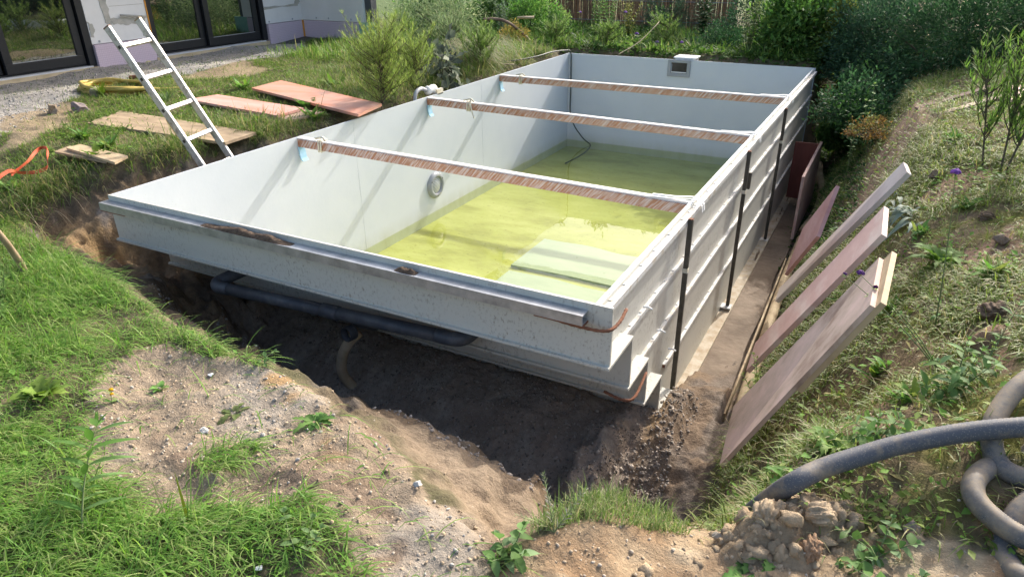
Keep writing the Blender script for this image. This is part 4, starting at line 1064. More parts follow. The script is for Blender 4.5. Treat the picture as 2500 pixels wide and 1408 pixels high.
# reed screen fence at the back
fe = empty('reed_fence', (-.3,9.3,-.05), 'brown reed screen fence behind the wild flowers', 'fence')
n = 520; V = []; F = []; rr = random.Random(8)
m = MB()
for i in range(n):
    x = -2.1+3.6*i/520; h = .95+rr.uniform(-.05,.05); yy = 9.3+rr.uniform(-.02,.02)
    m.beam((x,yy,-.1),(x+rr.uniform(-.02,.02),yy,h),(.011,0,0),(0,.012,0))
m.build('reed_mat', M_REED, fe)
for x in (-2.05,-.6,.9):
    MB().tube([(x,9.36,-.2),(x,9.36,1.05)], .03, 8).build('post', M_BARK, fe, True)
for z in (.15,.45,.75):
    MB().tube([(-2.1,9.27,z),(1.5,9.27,z+.01)], .004, 5).build('wire', M_GREY, fe)
tag(MB().box((-2.45,9.25,-.1),(-2.2,9.45,1.1)).build('blue_grey_panel', noisy('blue_grey_panel', (.22,.30,.32), (.28,.36,.38), scale=4, rough=.6), None), 'blue grey panel end standing at the left of the reed screen', 'panel')

# ------------------------------------------------------------------ vegetation
UP = np.array((0,0,1.0))
def norm(a): return a/np.maximum(np.linalg.norm(a, axis=-1, keepdims=True), 1e-9)
def ribbons(P, D, L, W, droop, segs, kind='grass', fold=0.0, side=None):
    """tapered curved blades/leaves. P,D (n,3); L,W,droop (n,)"""
    n = len(P); D = norm(D)
    if side is None: side = norm(np.cross(D, UP)+1e-4)
    ts = np.linspace(0, 1, segs+1)
    rows = []
    for t_ in ts:
        c_ = P + D*(L*t_)[:, None]
        c_[:, 2] -= droop*L*t_*t_
        if kind == 'grass': w_ = W*(1-t_)**.7*(.55+.45*min(1, t_*4))
        else: w_ = W*max(np.sin(np.pi*min(t_**.8*.96+.04, 1.0)), .0)
        s_ = side*(w_/2)[:, None]
        if kind == 'grass': rows += [c_-s_, c_+s_]
        else:
            up = np.cross(side, D)*(fold*w_)[:, None]
            rows += [c_-s_+up, c_, c_+s_+up]
    k = 2 if kind == 'grass' else 3
    V = np.stack(rows, 1)                                  # n, (segs+1)*k, 3
    F = []
    for i in range(segs):
        for j in range(k-1):
            a = i*k+j; F.append((a, a+1, a+k+1, a+k))
    F = np.array(F)
    nv = V.shape[1]
    return V.reshape(-1, 3), (F[None]+np.arange(n)[:, None, None]*nv).reshape(-1, 4), nv
def diamonds(P, D, Nn, L, W):
    D = norm(D); S_ = norm(np.cross(D, Nn)); up = np.cross(S_, D)
    a = P; b = P+D*(L*.5)[:, None]+S_*(W/2)[:, None]+up*(W*.18)[:, None]; c_ = P+D*L[:, None]; d = P+D*(L*.5)[:, None]-S_*(W/2)[:, None]+up*(W*.18)[:, None]
    V = np.stack([a, b, c_, d], 1); n = len(P)
    F = (np.array([(0,1,2),(0,2,3)])[None]+np.arange(n)[:, None, None]*4).reshape(-1, 3)
    return V.reshape(-1, 3), F, 4
def pick(r, n, cols, var=.25):
    cols = np.array(cols, float); i = r.integers(0, len(cols), n)
    return cols[i]*(1-var+2*var*r.random((n,1)))

def grass(name, label, n, box, dens, seed, L0, L1, W0, lean, droop, cols, dirbias=(0,0), segs=3, cat='grass'):
    P, r = scatter(n, box, dens, seed)
    m_ = len(P)
    a = r.uniform(0, 2*pi, m_); tilt = r.random(m_)**.7*lean
    D = np.stack([np.cos(a)*tilt+dirbias[0]*(.5+r.random(m_)), np.sin(a)*tilt+dirbias[1]*(.5+r.random(m_)), np.full(m_, .8)], -1)
    clump = .6+.8*vn(P[:,0]*5+seed, P[:,1]*5)
    L = (L0+(L1-L0)*r.random(m_)**1.5)*clump; W = W0*(.6+.8*r.random(m_))
    V, F, nv = ribbons(P-np.array((0,0,.006)), D, L, W, droop*(.4+r.random(m_)), segs)
    T = np.repeat(pick(r, m_, cols), nv, 0)
    return tag(np_mesh(name, V, F, M_GRASS, tint=T, smooth=True), label, cat, kind='stuff')

FRESH = [(0.157, 0.308, 0.057), (0.2, 0.353, 0.068), (0.121, 0.239, 0.046), (0.252, 0.376, 0.091), (0.315, 0.388, 0.137)]
LAWN = [(.15,.25,.05),(.12,.20,.04),(.16,.25,.05),(.09,.16,.033),(.20,.26,.075),(.31,.29,.14)]
DRY = [(.18,.25,.055),(.23,.29,.08),(.13,.19,.042),(.38,.34,.18),(.30,.27,.11),(.20,.27,.055),(.16,.24,.05)]
pit = lambda x, y: sdist(PIT, x, y)
def d_near(x, y):
    g = np.where(soft_in(HEAP, x, y), .02, 1.0)
    for t_ in (TUFT1, TUFT2): g = np.maximum(g, soft_in(t_, x, y, .05)*1.0)
    g = g*np.where(soft_in(MOUND, x, y), .0, 1)*(x < 3.15)
    return g*(pit(x, y) < .03)*(.35+.65*sst(.2, .5, vn(x*4+1, y*4)))
grass('near_grass', 'bright long grass lying over on the near left bank of the pit', 130000, (-.7,3.2,-1.95,.1), d_near, 61, .06,.22,.0044, .9, .8, FRESH, (.6,.22), 4)
def d_tuft3(x, y): return soft_in(TUFT3, x, y, .04)*1.0
grass('tuft_grass', 'pale bushy grass tuft on the lip of the right mound', 9000, (3.1,3.6,-1.05,-.55), d_tuft3, 62, .05,.12,.003, .6, .5, [(.20,.30,.08),(.26,.33,.12),(.15,.23,.06),(.36,.34,.18)], (-.1,.15), 3)
def d_bank(x, y):
    g = .10+.80*sst(.32, .62, vn(x*3.2+4, y*3.2)+.3*vn(x*11, y*11)-.12)
    for p in BARE_R: g = g*np.where(soft_in(p, x, y), .12, 1)
    return g*np.where(soft_in(MOUND, x, y, .04), .03, 1)*(pit(x, y) < .12)*(x > 3.40)
grass('bank_grass', 'sparse trampled grass over the right bank', 230000, (3.40,5.6,-.7,5.8), d_bank, 63, .05,.17,.0045, .95, .8, DRY, (-.15,-.1), 3)
def lawn_mask(x, y):
    g = np.where(soft_in(GRAVEL_H, x, y, .14, 4), .03, 1.0)
    for p in (PATH1, PATH2): g = g*np.where(soft_in(p, x, y, .14, 4), .06, 1)
    return g*(.5+.5*sst(.3, .6, vn(x*2.1, y*2.1)+.15*vn(x*9, y*9)))
BOARDS = [[(-1.604,2.60),(.083,2.12),(-.006,2.518),(-1.665,3.0)],[(-1.72,1.96),(-.36,1.82),(-.35,2.12),(-1.66,2.2)],[(-1.74,1.05),(-.27,1.09),(-.30,1.36),(-1.9,1.42)],[(-1.09,.38),(-.45,.35),(-.5,.47),(-1.12,.49)]]
def on_board(x, y):
    m = np.zeros(np.shape(x), bool)
    for b in BOARDS: m |= inside(b, x+.03*fbm(x*9, y*9, 2), y+.03*fbm(x*9+5, y*9, 2))
    return np.where(m, .04, 1.0)
def d_lawn(x, y): return on_board(x, y)* lawn_mask(x, y)*(pit(x, y) < .10)*(x < 0.0)
grass('lawn_grass', 'patchy lawn grass between the house and the pool', 230000, (-4.6,.0,-.35,6.6), d_lawn, 64, .03,.13,.006, .9, .6, LAWN, (0,0), 2)
def d_long(x, y):
    e = sst(-1.9, -.6, x)*sst(2.6, 3.2, y)*.8 + sst(-1.15, -.35, x)*sst(2.3, 1.4, y)*.9 + sst(-1.6, -.9, x)*sst(.35, -.1, y)
    return on_board(x, y)*np.clip(e, 0, 1)*(pit(x, y) < .14)*(x < .05)*(.25+.75*sst(.3,.6,vn(x*3+8,y*3)))
grass('long_grass', 'long tangled grass along the left edge of the pool', 110000, (-2.2,.05,-.75,6.4), d_long, 65, .12,.34,.0055, .9, .7, LAWN+[(.34,.30,.15),(.28,.27,.11)], (.15,-.05), 4)
def d_back(x, y): return (pit(x, y) < .05)*(.35+.65*sst(.3,.6,vn(x*2+3,y*2)))*(1-inside([(-9,0),(-4,0),(-3.4,6.7),(-9,6.7)],x,y))
grass('meadow_grass', 'tall meadow grass behind and left of the pool', 60000, (-3.6,4.0,4.6,9.2), lambda x, y: d_back(x, y)*np.where((y < 6.9)&(x > -.2), 0, 1), 66, .10,.32,.009, .7, .5, LAWN+FRESH, (0,0), 3)

# broad-leaf ground cover
def cover(name, label, n, box, dens, seed, L0, L1, cols, up=.45, ar=.5):
    P, r = scatter(n, box, dens, seed, .008)
    m_ = len(P); a = r.uniform(0, 2*pi, m_)
    D = np.stack([np.cos(a), np.sin(a), up*(r.random(m_)*1.4-.2)], -1)
    Nn = norm(np.stack([r.normal(0,.35,m_), r.normal(0,.35,m_), np.ones(m_)], -1))
    L = L0+(L1-L0)*r.random(m_)**1.6; P[:, 2] += L*.5*r.random(m_)
    V, F, nv = diamonds(P, D, Nn, L, L*ar*(.7+.6*r.random(m_)))
    return tag(np_mesh(name, V, F, M_LEAF, tint=np.repeat(pick(r, m_, cols), nv, 0)), label, 'ground cover', kind='stuff')
cover('lawn_weeds', 'low broad-leaved weeds in the lawn', 26000, (-4.4,.0,-.2,6.3), lambda x, y: d_lawn(x, y)*sst(.42,.6,vn(x*2.6+7,y*2.6)), 71, .015,.055, LAWN[:4])
cover('bank_weeds', 'low broad-leaved weeds on the right bank', 34000, (3.42,5.2,-.6,5.6), lambda x, y: (.18+.6*sst(.5,.65,vn(x*3.4+2,y*3.4)))*(pit(x,y) < .12)*np.where(soft_in(MOUND,x,y,.04),.04,1), 72, .012,.045, DRY[:3]+DRY[4:]+FRESH[:2])
cover('near_weeds', 'low broad-leaved weeds in the near left grass', 5000, (-.5,2.9,-1.8,-.2), lambda x, y: d_near(x, y)*sst(.45,.62,vn(x*4+9,y*4)), 73, .012,.04, FRESH[:4])
cover('back_weeds', 'broad-leaved weeds filling the ground behind the pool', 26000, (-3.4,4.6,6.75,9.4), lambda x, y: .9*np.ones_like(x), 74, .04,.11, [(.07,.14,.03),(.10,.18,.04),(.055,.11,.025),(.13,.20,.06)], .8)
cover('undergrowth', 'dark undergrowth under the hedge shrubs', 12000, (3.5,6.8,5.0,7.6), lambda x, y: sst(5.2,5.9,y-.3*(x-4)), 76, .02,.06, [(.045,.10,.03),(.07,.14,.04),(.06,.10,.03),(.12,.12,.05)], .9)
cover('trench_ivy', 'dark leafy growth hanging down the far right side of the pit', 16000, (3.1,4.2,2.7,6.9), lambda x, y: (pit(x,y) > -.25)*sst(3.2,3.5,x+.12*(y-4)), 75, .02,.055, [(.045,.10,.025),(.07,.14,.03),(.035,.075,.02)], .6)

def stems_from(base, tips, r0, r1, mt, parent, name='stem', bend=.15, n=7, rr=random):
    m_ = MB()
    for t_ in tips:
        b = Vector(base); e = Vector(t_)
        c_ = b.lerp(e, .5)+Vector((rr.uniform(-bend,bend),rr.uniform(-bend,bend),rr.uniform(0,bend)))*(e-b).length
        pts = [(1-k)**2*b+2*k*(1-k)*c_+k*k*e for k in [i/n for i in range(n+1)]]
        m_.tube(pts, [r0+(r1-r0)*i/n for i in range(n+1)], 5, cap=False)
    return m_.build(name, mt, parent, True)

def bush(name, label, c, rad, nleaf, L, W, cols, seed, group=None, cat='shrub', nclump=60, spread=.16, core=.4, top_light=None, shape=1.0, droop=0.0):
    """c = centre of the base; rad = (rx, ry, height)"""
    r = np.random.default_rng(seed); rr = random.Random(seed)
    o = empty(name, c, label, cat, group)
    d = norm(r.normal(size=(nclump, 3))); d[:, 2] = np.abs(d[:, 2])*1.0-.12
    u = core+(1-core)*r.random(nclump)**.6
    C = d*u[:, None]*np.array((rad[0], rad[1], rad[2]*.92))
    C[:, :2] *= (1+.25*r.normal(size=(nclump, 1)))
    C[:, 2] = np.clip(C[:, 2], .06*rad[2], None)
    C = C+np.array(c)
    per = r.multinomial(nleaf, np.full(nclump, 1/nclump)*1.0)
    ci = np.repeat(np.arange(nclump), per); n = len(ci)
    sg = spread*min(rad)*(.6+.9*r.random(nclump))
    off = r.normal(size=(n, 3))*sg[ci][:, None]*np.array((1,1,1.15))
    P = C[ci]+off
    P[:, 2] = np.maximum(P[:, 2], c[2]+.01)
    kp = ~((P[:, 0] > -.09) & (P[:, 0] < 3.10) & (P[:, 1] < 6.58) & (P[:, 2] < .25)); P = P[kp]; ci = ci[kp]; n = len(P)
    out = norm(P-(np.array(c)+np.array((0,0,rad[2]*.35))))
    D = norm(out+.8*r.normal(size=(n, 3))+np.array((0,0,.35-droop)))
    Nn = norm(UP+.7*r.normal(size=(n, 3))+.3*out)
    Ls = L*(.55+.8*r.random(n)); Ws = W*(.6+.7*r.random(n))
    V, F, nv = diamonds(P, D, Nn, Ls, Ws)
    cc = np.array(cols); tc = cc[r.integers(0, len(cc), nclump)][ci]*(.7+.6*r.random((n, 1)))
    np_mesh('foliage', V, F, M_LEAF, o, tint=np.repeat(tc, nv, 0))
    k = r.choice(nclump, min(14, nclump), replace=False)
    stems_from(c, C[k], .012*rad[2]+.004, .003, M_STEMD, o, 'branches', .12, 6, rr)
    return o
DG = [(.040,.095,.040),(.055,.12,.05),(.07,.14,.06),(.030,.072,.030)]
MG = [(0.075, 0.163, 0.037), (0.1, 0.2, 0.05), (0.056, 0.125, 0.031), (0.138, 0.237, 0.062)]
BG = [(0.14, 0.28, 0.069), (0.183, 0.323, 0.084), (0.105, 0.217, 0.049), (0.239, 0.349, 0.112)]
SG = [(0.183, 0.265, 0.125), (0.239, 0.323, 0.168), (0.14, 0.211, 0.084), (0.295, 0.349, 0.183)]
GH = 'dark hedge shrubs on the right'
bush('hedge_shrub', 'rounded grey green hedge shrub just right of the far pool corner', (3.62,7.05,-.15), (.62,.6,1.35), 15000, .05,.016, [(.05,.11,.055),(.065,.13,.065),(.04,.085,.045)], 101, GH, nclump=110)
bush('hedge_shrub', 'very dark hedge shrub filling the gap right of the grey green one', (4.40,6.45,-.1), (.70,.6,1.45), 16000, .05,.016, DG, 102, GH, nclump=110)
bush('hedge_shrub', 'dark hedge shrub above the planks on the right bank', (5.05,6.25,-.0), (.72,.6,1.5), 16000, .05,.017, DG, 103, GH, nclump=110)
bush('hedge_shrub', 'dark hedge shrub cut by the right edge of the picture', (5.65,5.9,.05), (.75,.65,1.55), 15000, .05,.017, DG[:3]+[(.07,.12,.05)], 104, GH, nclump=100)
bush('hedge_shrub', 'tall dark hedge shrub behind the row at the upper right', (4.1,8.3,-.1), (1.1,.7,1.9), 12000, .06,.02, DG+[(.06,.13,.04)], 105, GH, nclump=110)
bush('hedge_shrub', 'tall dark hedge shrub behind the willow saplings', (5.7,8.0,-.1), (1.2,.7,2.0), 12000, .06,.02, DG, 106, GH, nclump=110)
bush('hedge_shrub', 'low dark shrub hanging over the far end of the trench', (3.55,5.55,-.35), (.36,.75,.55), 7000, .05,.02, DG+[(.05,.11,.03)], 107, GH, nclump=70)
bush('leafy_shrub', 'bright leafy shrub behind the right half of the far pool wall', (2.55,7.45,-.1), (.55,.5,1.05), 9000, .075,.035, MG+[(.13,.21,.05)], 108, nclump=80)
bush('leafy_shrub', 'yellow green narrow shrub at the far right pool corner', (3.10,7.35,-.1), (.16,.18,1.0), 2200, .075,.034, [(.19,.24,.05),(.15,.22,.045),(.24,.27,.07)], 109, nclump=26)
bush('leafy_shrub', 'mid green bramble shrub between the bright shrub and the hedge', (2.95,7.9,-.1), (.7,.5,1.35), 9000, .07,.03, MG, 110, nclump=80)
bush('round_shrub', 'dark round fine-leaved shrub behind the skimmer lid', (1.72,7.6,-.1), (.36,.36,.42), 9000, .04,.012, [(.04,.10,.04),(.055,.12,.05),(.03,.075,.03)], 111, nclump=60, core=.55)
bush('round_shrub', 'taller dark green shrub right of the reed screen', (1.9,8.7,-.1), (.5,.4,1.15), 9000, .05,.016, [(.045,.10,.05),(.06,.13,.06),(.035,.08,.04)], 112, nclump=70)
bush('leafy_shrub', 'dense dark leafy shrub beside the slate post of the house', (-3.15,8.1,-.1), (.5,.5,1.1), 6000, .075,.04, MG+DG, 113, nclump=60)
bush('leafy_shrub', 'tall mid green shrub at the back behind the dead branch', (-1.95,8.4,-.1), (.7,.5,1.15), 9000, .07,.03, MG, 114, nclump=80)
bush('leafy_shrub', 'bright small-leaved shrub left of the reed screen', (-1.25,7.9,-.1), (.62,.45,.85), 9000, .055,.022, BG, 115, nclump=80)
bush('willow_shrub', 'loose silvery shrub with thin stems behind the green broom weeds', (-2.3,7.1,-.05), (.65,.5,1.0), 6500, .07,.013, SG, 116, nclump=70, spread=.22)
bush('willow_shrub', 'pale thin-stemmed shrub close to the house corner', (-2.75,6.55,-.05), (.35,.35,.75), 2600, .06,.013, SG, 117, nclump=40, spread=.22)
bush('broom_shrub', 'grey green feathery shrub in front of the reed screen', (.55,8.9,-.1), (.36,.3,1.0), 5500, .05,.010, [(.09,.15,.09),(.12,.18,.10),(.07,.12,.07)], 118, nclump=50)
bush('golden_weed', 'yellowing seedy weed clump between the bushes and the pool', (-1.0,6.75,-.05), (.22,.22,.42), 1700, .04,.016, [(.40,.32,.10),(.30,.26,.08),(.22,.26,.07)], 119, cat='weed', nclump=34)
bush('withered_plant', 'withered big-leaved plant with hanging grey green leaves by the left rim', (-.38,4.05,-.02), (.22,.25,.50), 260, .11,.075, [(.13,.16,.11),(.18,.21,.14),(.08,.10,.075),(.055,.07,.06)], 120, cat='plant', nclump=26, spread=.3, droop=.9)
bush('trench_shrub', 'leafy climbing shrub beside the outer far corner of the pool', (3.42,6.3,-.75), (.2,.32,.8), 2600, .06,.035, MG+[(.15,.22,.06)], 121, nclump=34)
bush('rust_weed', 'rusty brown low weed on the bank edge above the red panels', (3.75,4.35,-.22), (.20,.34,.16), 1500, .03,.012, [(.20,.12,.045),(.26,.17,.06),(.13,.13,.04)], 122, cat='weed', nclump=30)

def gz(x, y): return float(ground_h(np.array([x]), np.array([y]))[0])
def broom(name, label, c, H, R, nst, seed, cols, per=46, L=.05, W=.006, group=None, hlo=.05, lean=(0,0), cat='weed'):
    """upright many-branched weed with fine leaves along every branch"""
    r = np.random.default_rng(seed); rr = random.Random(seed)
    o = empty(name, c, label, cat, group)
    m_ = MB(); PP = []; DD = []; ln = Vector((lean[0], lean[1], 0))
    c = Vector(c)
    m_.tube([c, c+Vector((.01,.01,H*.55))+ln*.45, c+Vector((.0,.02,H*.97))+ln], [.0065,.0045,.0015], 6, cap=False)
    for j in range(per):
        k = rr.uniform(.6,1); PP.append(c+Vector((.003,.017,H*.97*k))+ln*k*.95); aa = rr.uniform(0,2*pi); DD.append((cos(aa)*.7, sin(aa)*.7, .9))
    for i in range(nst):
        h0 = H*rr.uniform(hlo,max(.66, hlo+.40)); a = rr.uniform(0,2*pi); R1 = R*rr.uniform(.35,1)
        b = c+Vector((.01,.01,h0))+ln*(h0/H)*.9; e = c+ln*(h0/H)+Vector((R1*cos(a),R1*sin(a),min(H, h0+H*rr.uniform(.18,.45))))
        mid = b.lerp(e,.5)+Vector((cos(a)*.04,sin(a)*.04,-.02))
        pts = [(1-k)**2*b+2*k*(1-k)*mid+k*k*e for k in [j/6 for j in range(7)]]
        m_.tube(pts, [.004-.0004*j for j in range(7)], 4, cap=False)
        for j in range(per):
            k = rr.uniform(.1,1); p = (1-k)**2*b+2*k*(1-k)*mid+k*k*e
            PP.append(p); aa = rr.uniform(0,2*pi)
            DD.append((cos(aa)*.6+cos(a)*.3, sin(aa)*.6+sin(a)*.3, rr.uniform(.4,1.2)))
    m_.build('stem', M_STEMD, o, True)
    P_ = np.array([tuple(p) for p in PP]); D_ = np.array(DD); n = len(P_)
    V, F, nv = ribbons(P_, D_, L*(.6+.8*r.random(n)), np.full(n, W)*(.7+.6*r.random(n)), .1*r.random(n), 2)
    np_mesh('foliage', V, F, M_LEAF, o, tint=np.repeat(pick(r, n, cols), nv, 0))
    return o
BR = [(0.224, 0.314, 0.078), (0.28, 0.37, 0.101), (0.168, 0.246, 0.056), (0.314, 0.37, 0.134)]
broom('broom_weed', 'tallest bushy green broom-like weed by the left pool rim', (-.12,2.66,-.02), .80, .32, 100, 131, BR, 70)
broom('broom_weed', 'slimmer broom-like weed right of the tallest one, behind the rim', (-.18,3.26,-.02), .66, .24, 60, 132, BR, 60)
broom('broom_weed', 'broom-like weed farther back, beside the house corner', (-1.5,4.7,-.02), .60, .32, 60, 133, BR, 60)
broom('broom_weed', 'broom-like weed between the two tall ones and the orange sheet', (-.62,3.35,-.02), .58, .28, 60, 134, BR, 60)

for k, (x, y, H, R, nst, lab) in enumerate(((-.95,4.15,.46,.26,40,'low broom-like weed left of the withered big-leaved plant'),(-.35,4.75,.55,.26,46,'broom-like weed just behind the withered big-leaved plant'),
        (-1.25,5.55,.60,.30,50,'broom-like weed in front of the silvery back shrubs'),(-2.1,5.6,.55,.30,44,'broom-like weed closest to the white house return wall'),
        (.25,7.15,.40,.26,40,'low bushy weed just behind the middle of the far pool wall'),(-.45,7.0,.42,.28,40,'low bushy weed behind the far left pool corner'),(.95,7.55,.45,.26,40,'low bushy weed left of the dark round shrub'))):
    broom('broom_weed', lab, (x,y,-.03), H, R, nst, 150+k, [(.15,.25,.06),(.20,.30,.08),(.12,.20,.05),(.24,.31,.12)] if k != 2 else SG, 50, .06, .009)
for k, (x, y, n, L, W, lab) in enumerate(((-1.02,.02,16,.16,.035,'spiky-leaved weed clump behind the orange strap'),(-1.12,-.15,18,.17,.03,'leafy weed clump at the far left under the orange strap'),(-.92,.62,16,.17,.03,'weed clump between the small offcuts and the pool corner'),
        (-1.35,.72,14,.14,.03,'weed clump left of the small pale offcuts'),(-.55,1.62,16,.18,.03,'weed clump at the right end of the wide brown sheet'),(-1.9,2.75,16,.15,.035,'weed clump by the far end of the orange red sheet'),
        (-.35,2.05,18,.16,.035,'weed clump against the rim beside the brown plywood piece'),(-1.2,3.3,18,.16,.035,'weed clump behind the orange red sheet'))):
    r = np.random.default_rng(160+k); z = gz(x, y); a = r.uniform(0, 2*pi, n*2); P_ = np.tile(np.array((x,y,z)), (n*2,1))+np.stack([r.normal(0,.025,n*2), r.normal(0,.025,n*2), np.zeros(n*2)], -1)
    V, F, nv = ribbons(P_, np.stack([np.cos(a), np.sin(a), .5+1.3*r.random(n*2)], -1), L*(.5+.8*r.random(n*2)), W*(.6+.8*r.random(n*2)), .7*r.random(n*2), 5, 'leaf', .18)
    tag(np_mesh('weed_clump', V, F, M_LEAF, tint=np.repeat(pick(r, n*2, LAWN[:5]+BG[:2], .25), nv, 0), smooth=True), lab, 'weed', 'weed clumps in the left lawn')

r = np.random.default_rng(171); n = 60
xr_ = r.uniform(-.95, -.25, n); yr_ = np.where(xr_ < -.6, r.uniform(-.25, .35, n), -.40+r.normal(0, .04, n)); P_ = np.stack([xr_, yr_, ground_h(xr_, yr_)+.02], -1)
V, F, nv = ribbons(P_, np.stack([.9+.4*r.normal(size=n), .3+.5*r.normal(size=n), .2+.3*r.random(n)], -1), .10+.16*r.random(n), np.full(n, .0045), 1.0+1.2*r.random(n), 6)
tag(np_mesh('dry_roots', V, F, M_GRASS, tint=np.repeat(pick(r, n, [(.40,.33,.22),(.28,.22,.14),(.48,.42,.30)]), nv, 0), smooth=True), 'dry roots and stalks hanging over the cut soil edge at the left', 'roots', kind='stuff')
r = np.random.default_rng(181); n = 150
P_ = np.stack([r.uniform(.05, 2.9, n), 1.3+5.0*r.random(n)**1.2, np.full(n, -1.1285)], -1); a = r.uniform(0, 2*pi, n)
P_[:40, 0] = .02+.05*r.random(40)
V, F, nv = diamonds(P_, np.stack([np.cos(a), np.sin(a), 0*a], -1), np.tile(UP, (n,1)), .005+.013*r.random(n)**2, .004+.006*r.random(n)**2)
tag(np_mesh('floating_debris', V, F, M_LEAF, tint=np.repeat(pick(r, n, [(.10,.08,.04),(.20,.17,.08),(.12,.16,.05),(.45,.42,.32)]), nv, 0)), 'specks of leaf and dust floating on the pool water', 'debris', kind='stuff')
# cut hay bundle
r = np.random.default_rng(140); n = 1500
P_ = np.stack([r.normal(-.62,.20,n), r.normal(5.05,.22,n), .04+.28*r.random(n)], -1)
V, F, nv = ribbons(P_, np.stack([.9+.3*r.normal(size=n), -.55+.3*r.normal(size=n), .15*r.normal(size=n)+.05], -1), .12+.22*r.random(n), np.full(n,.006), .5*r.random(n), 3)
tag(np_mesh('cut_hay', V, F, M_GRASS, tint=np.repeat(pick(r, n, [(.22,.25,.12),(.30,.29,.16),(.17,.21,.10),(.38,.33,.19)]), nv, 0)), 'grey green heap of cut stalks in front of the bushes', 'hay')

def leafy(name, label, base, tips, cat='weed', L=.05, W=.016, every=.03, cols=BG, seed=0, up=.5, droop=.3, r0=.004, flower=None, stem=M_STEM, start=.15, group=None, segs=4, taper=True, fold=.15):
    """stems with leaves set along them; tips are world points"""
    r = np.random.default_rng(seed); rr = random.Random(seed)
    o = empty(name, base, label, cat, group)
    m_ = MB(); P_ = []; D_ = []; S_ = []
    b = Vector(base)
    for t_ in tips:
        e = Vector(t_); ln = (e-b).length
        mid = b.lerp(e, .5)+Vector((rr.uniform(-.06,.06)*ln, rr.uniform(-.06,.06)*ln, .08*ln))
        pts = [(1-k)**2*b+2*k*(1-k)*mid+k*k*e for k in [j/8 for j in range(9)]]
        m_.tube(pts, [r0*(1-.7*j/8) for j in range(9)], 6, cap=False)
        k = start; a = rr.uniform(0,6)
        ax = (e-b).normalized()
        u = ax.orthogonal().normalized(); v = ax.cross(u)
        while k < 1.0:
            p = (1-k)**2*b+2*k*(1-k)*mid+k*k*e
            for q in range(2):
                aa = a+q*pi+rr.uniform(-.3,.3)
                P_.append(tuple(p)); D_.append(tuple(u*cos(aa)+v*sin(aa)+ax*up+Vector((0,0,.15)))); S_.append((1-.55*k) if taper else 1.0)
            a += 1.4+rr.uniform(-.2,.2); k += every/ln*(1 if taper else .9)
        for q in range(3):
            P_.append(tuple(e)); aa = q*2.1; D_.append(tuple(u*cos(aa)*.5+v*sin(aa)*.5+ax)); S_.append(.45)
    m_.build('stem', stem, o, True)
    if P_ and L > 0:
        P_ = np.array(P_); D_ = np.array(D_); S_ = np.array(S_); n = len(P_)
        V, F, nv = ribbons(P_, D_, L*S_*(.75+.5*r.random(n)), W*S_*(.8+.4*r.random(n)), droop*(.5+r.random(n)), segs, 'leaf', fold)
        np_mesh('foliage', V, F, M_LEAF, o, tint=np.repeat(pick(r, n, cols, .18), nv, 0), smooth=True)
    for (p, s, c_) in (flower or []):
        v, f = I1; q = 44
        rp = norm(r.normal(size=(q,3)))*s*.62; rp[:,2] = np.abs(rp[:,2])*.8
        V = (v[None]*s*.24*(.7+.5*r.random((q,1,1))))+rp[:,None]+np.array(p)
        F = (f[None]+np.arange(q)[:,None,None]*len(v)).reshape(-1,3)
        np_mesh('flower_head', V.reshape(-1,3), F, M_LEAF, o, tint=np.repeat(pick(r, q, [c_], .35), len(v), 0), smooth=True)
    return o

# willow saplings on the right bank
WS = [(.13,.24,.05),(.17,.29,.07),(.10,.19,.04),(.22,.32,.10)]
GW = 'willow saplings on the right bank'
def sapling(label, x, y, H, R, nst, seed, lean):
    return broom('willow_sapling', label, (x, y, gz(x, y)-.01), H, R, nst, seed, WS, 30, .055, .010, GW, .20, lean, 'sapling')
sapling('left willow sapling, bright green against the dark hedge', 4.387, 2.688, .80, .13, 26, 201, (-.20,.03))
sapling('middle willow sapling with three upright shoots', 4.464, 2.563, .78, .12, 22, 202, (-.08,.05))
sapling('willow sapling at the right edge leaning outward', 4.486, 2.554, .68, .12, 20, 203, (.10,.06))

# purple flower stalks
PUR = (.28,.11,.42)
z = gz(4.163,.79)
leafy('purple_flower', 'tall single purple flower stalk on the right bank behind the boards', (4.163,.79,z), [(4.085,.79,.45)], 'flower', .05,.014,.26, MG, 211, .4,.5,.0035, flower=[((4.083,.79,.465),.022,PUR)], start=.08)
z = gz(4.18,.428)
leafy('purple_flower', 'leaning stalk with three small purple heads crossing the nearest board', (4.18,.428,z), [(3.842,.43,.135),(3.792,.43,.12),(3.90,.43,.09)], 'flower', .04,.012,.11, BG, 212, .6,.3,.003,
      flower=[((3.84,.43,.142),.018,(.16,.06,.24)),((3.79,.43,.128),.011,(.12,.04,.16)),((3.90,.43,.098),.011,(.10,.02,.10))], start=.12)
for i, (x, y, h, lab) in enumerate(((-.55,8.55,.60,'highest purple flower in front of the left part of the reed screen'),(-.60,8.15,.34,'smaller violet flower below the highest one by the reed screen'),
        (.28,7.7,.40,'lone purple flower in front of the middle of the reed screen'),(.60,7.3,.17,'bright violet flower just above the far pool wall'),
        (.95,7.1,.10,'cluster of faded purple heads above the far pool wall'),(1.25,7.2,.10,'dull violet flower beside the dark round shrub'))):
    z = gz(x, y)
    leafy('purple_flower', lab, (x,y,z), [(x+.02,y,h)], 'flower', .06,.015,.08, MG, 220+i, .5,.4,.005, flower=[((x+.02,y,h+.01),.032,(.34,.16,.50) if i != 4 else (.22,.15,.28))], start=.1, group='purple flowers behind the pool')
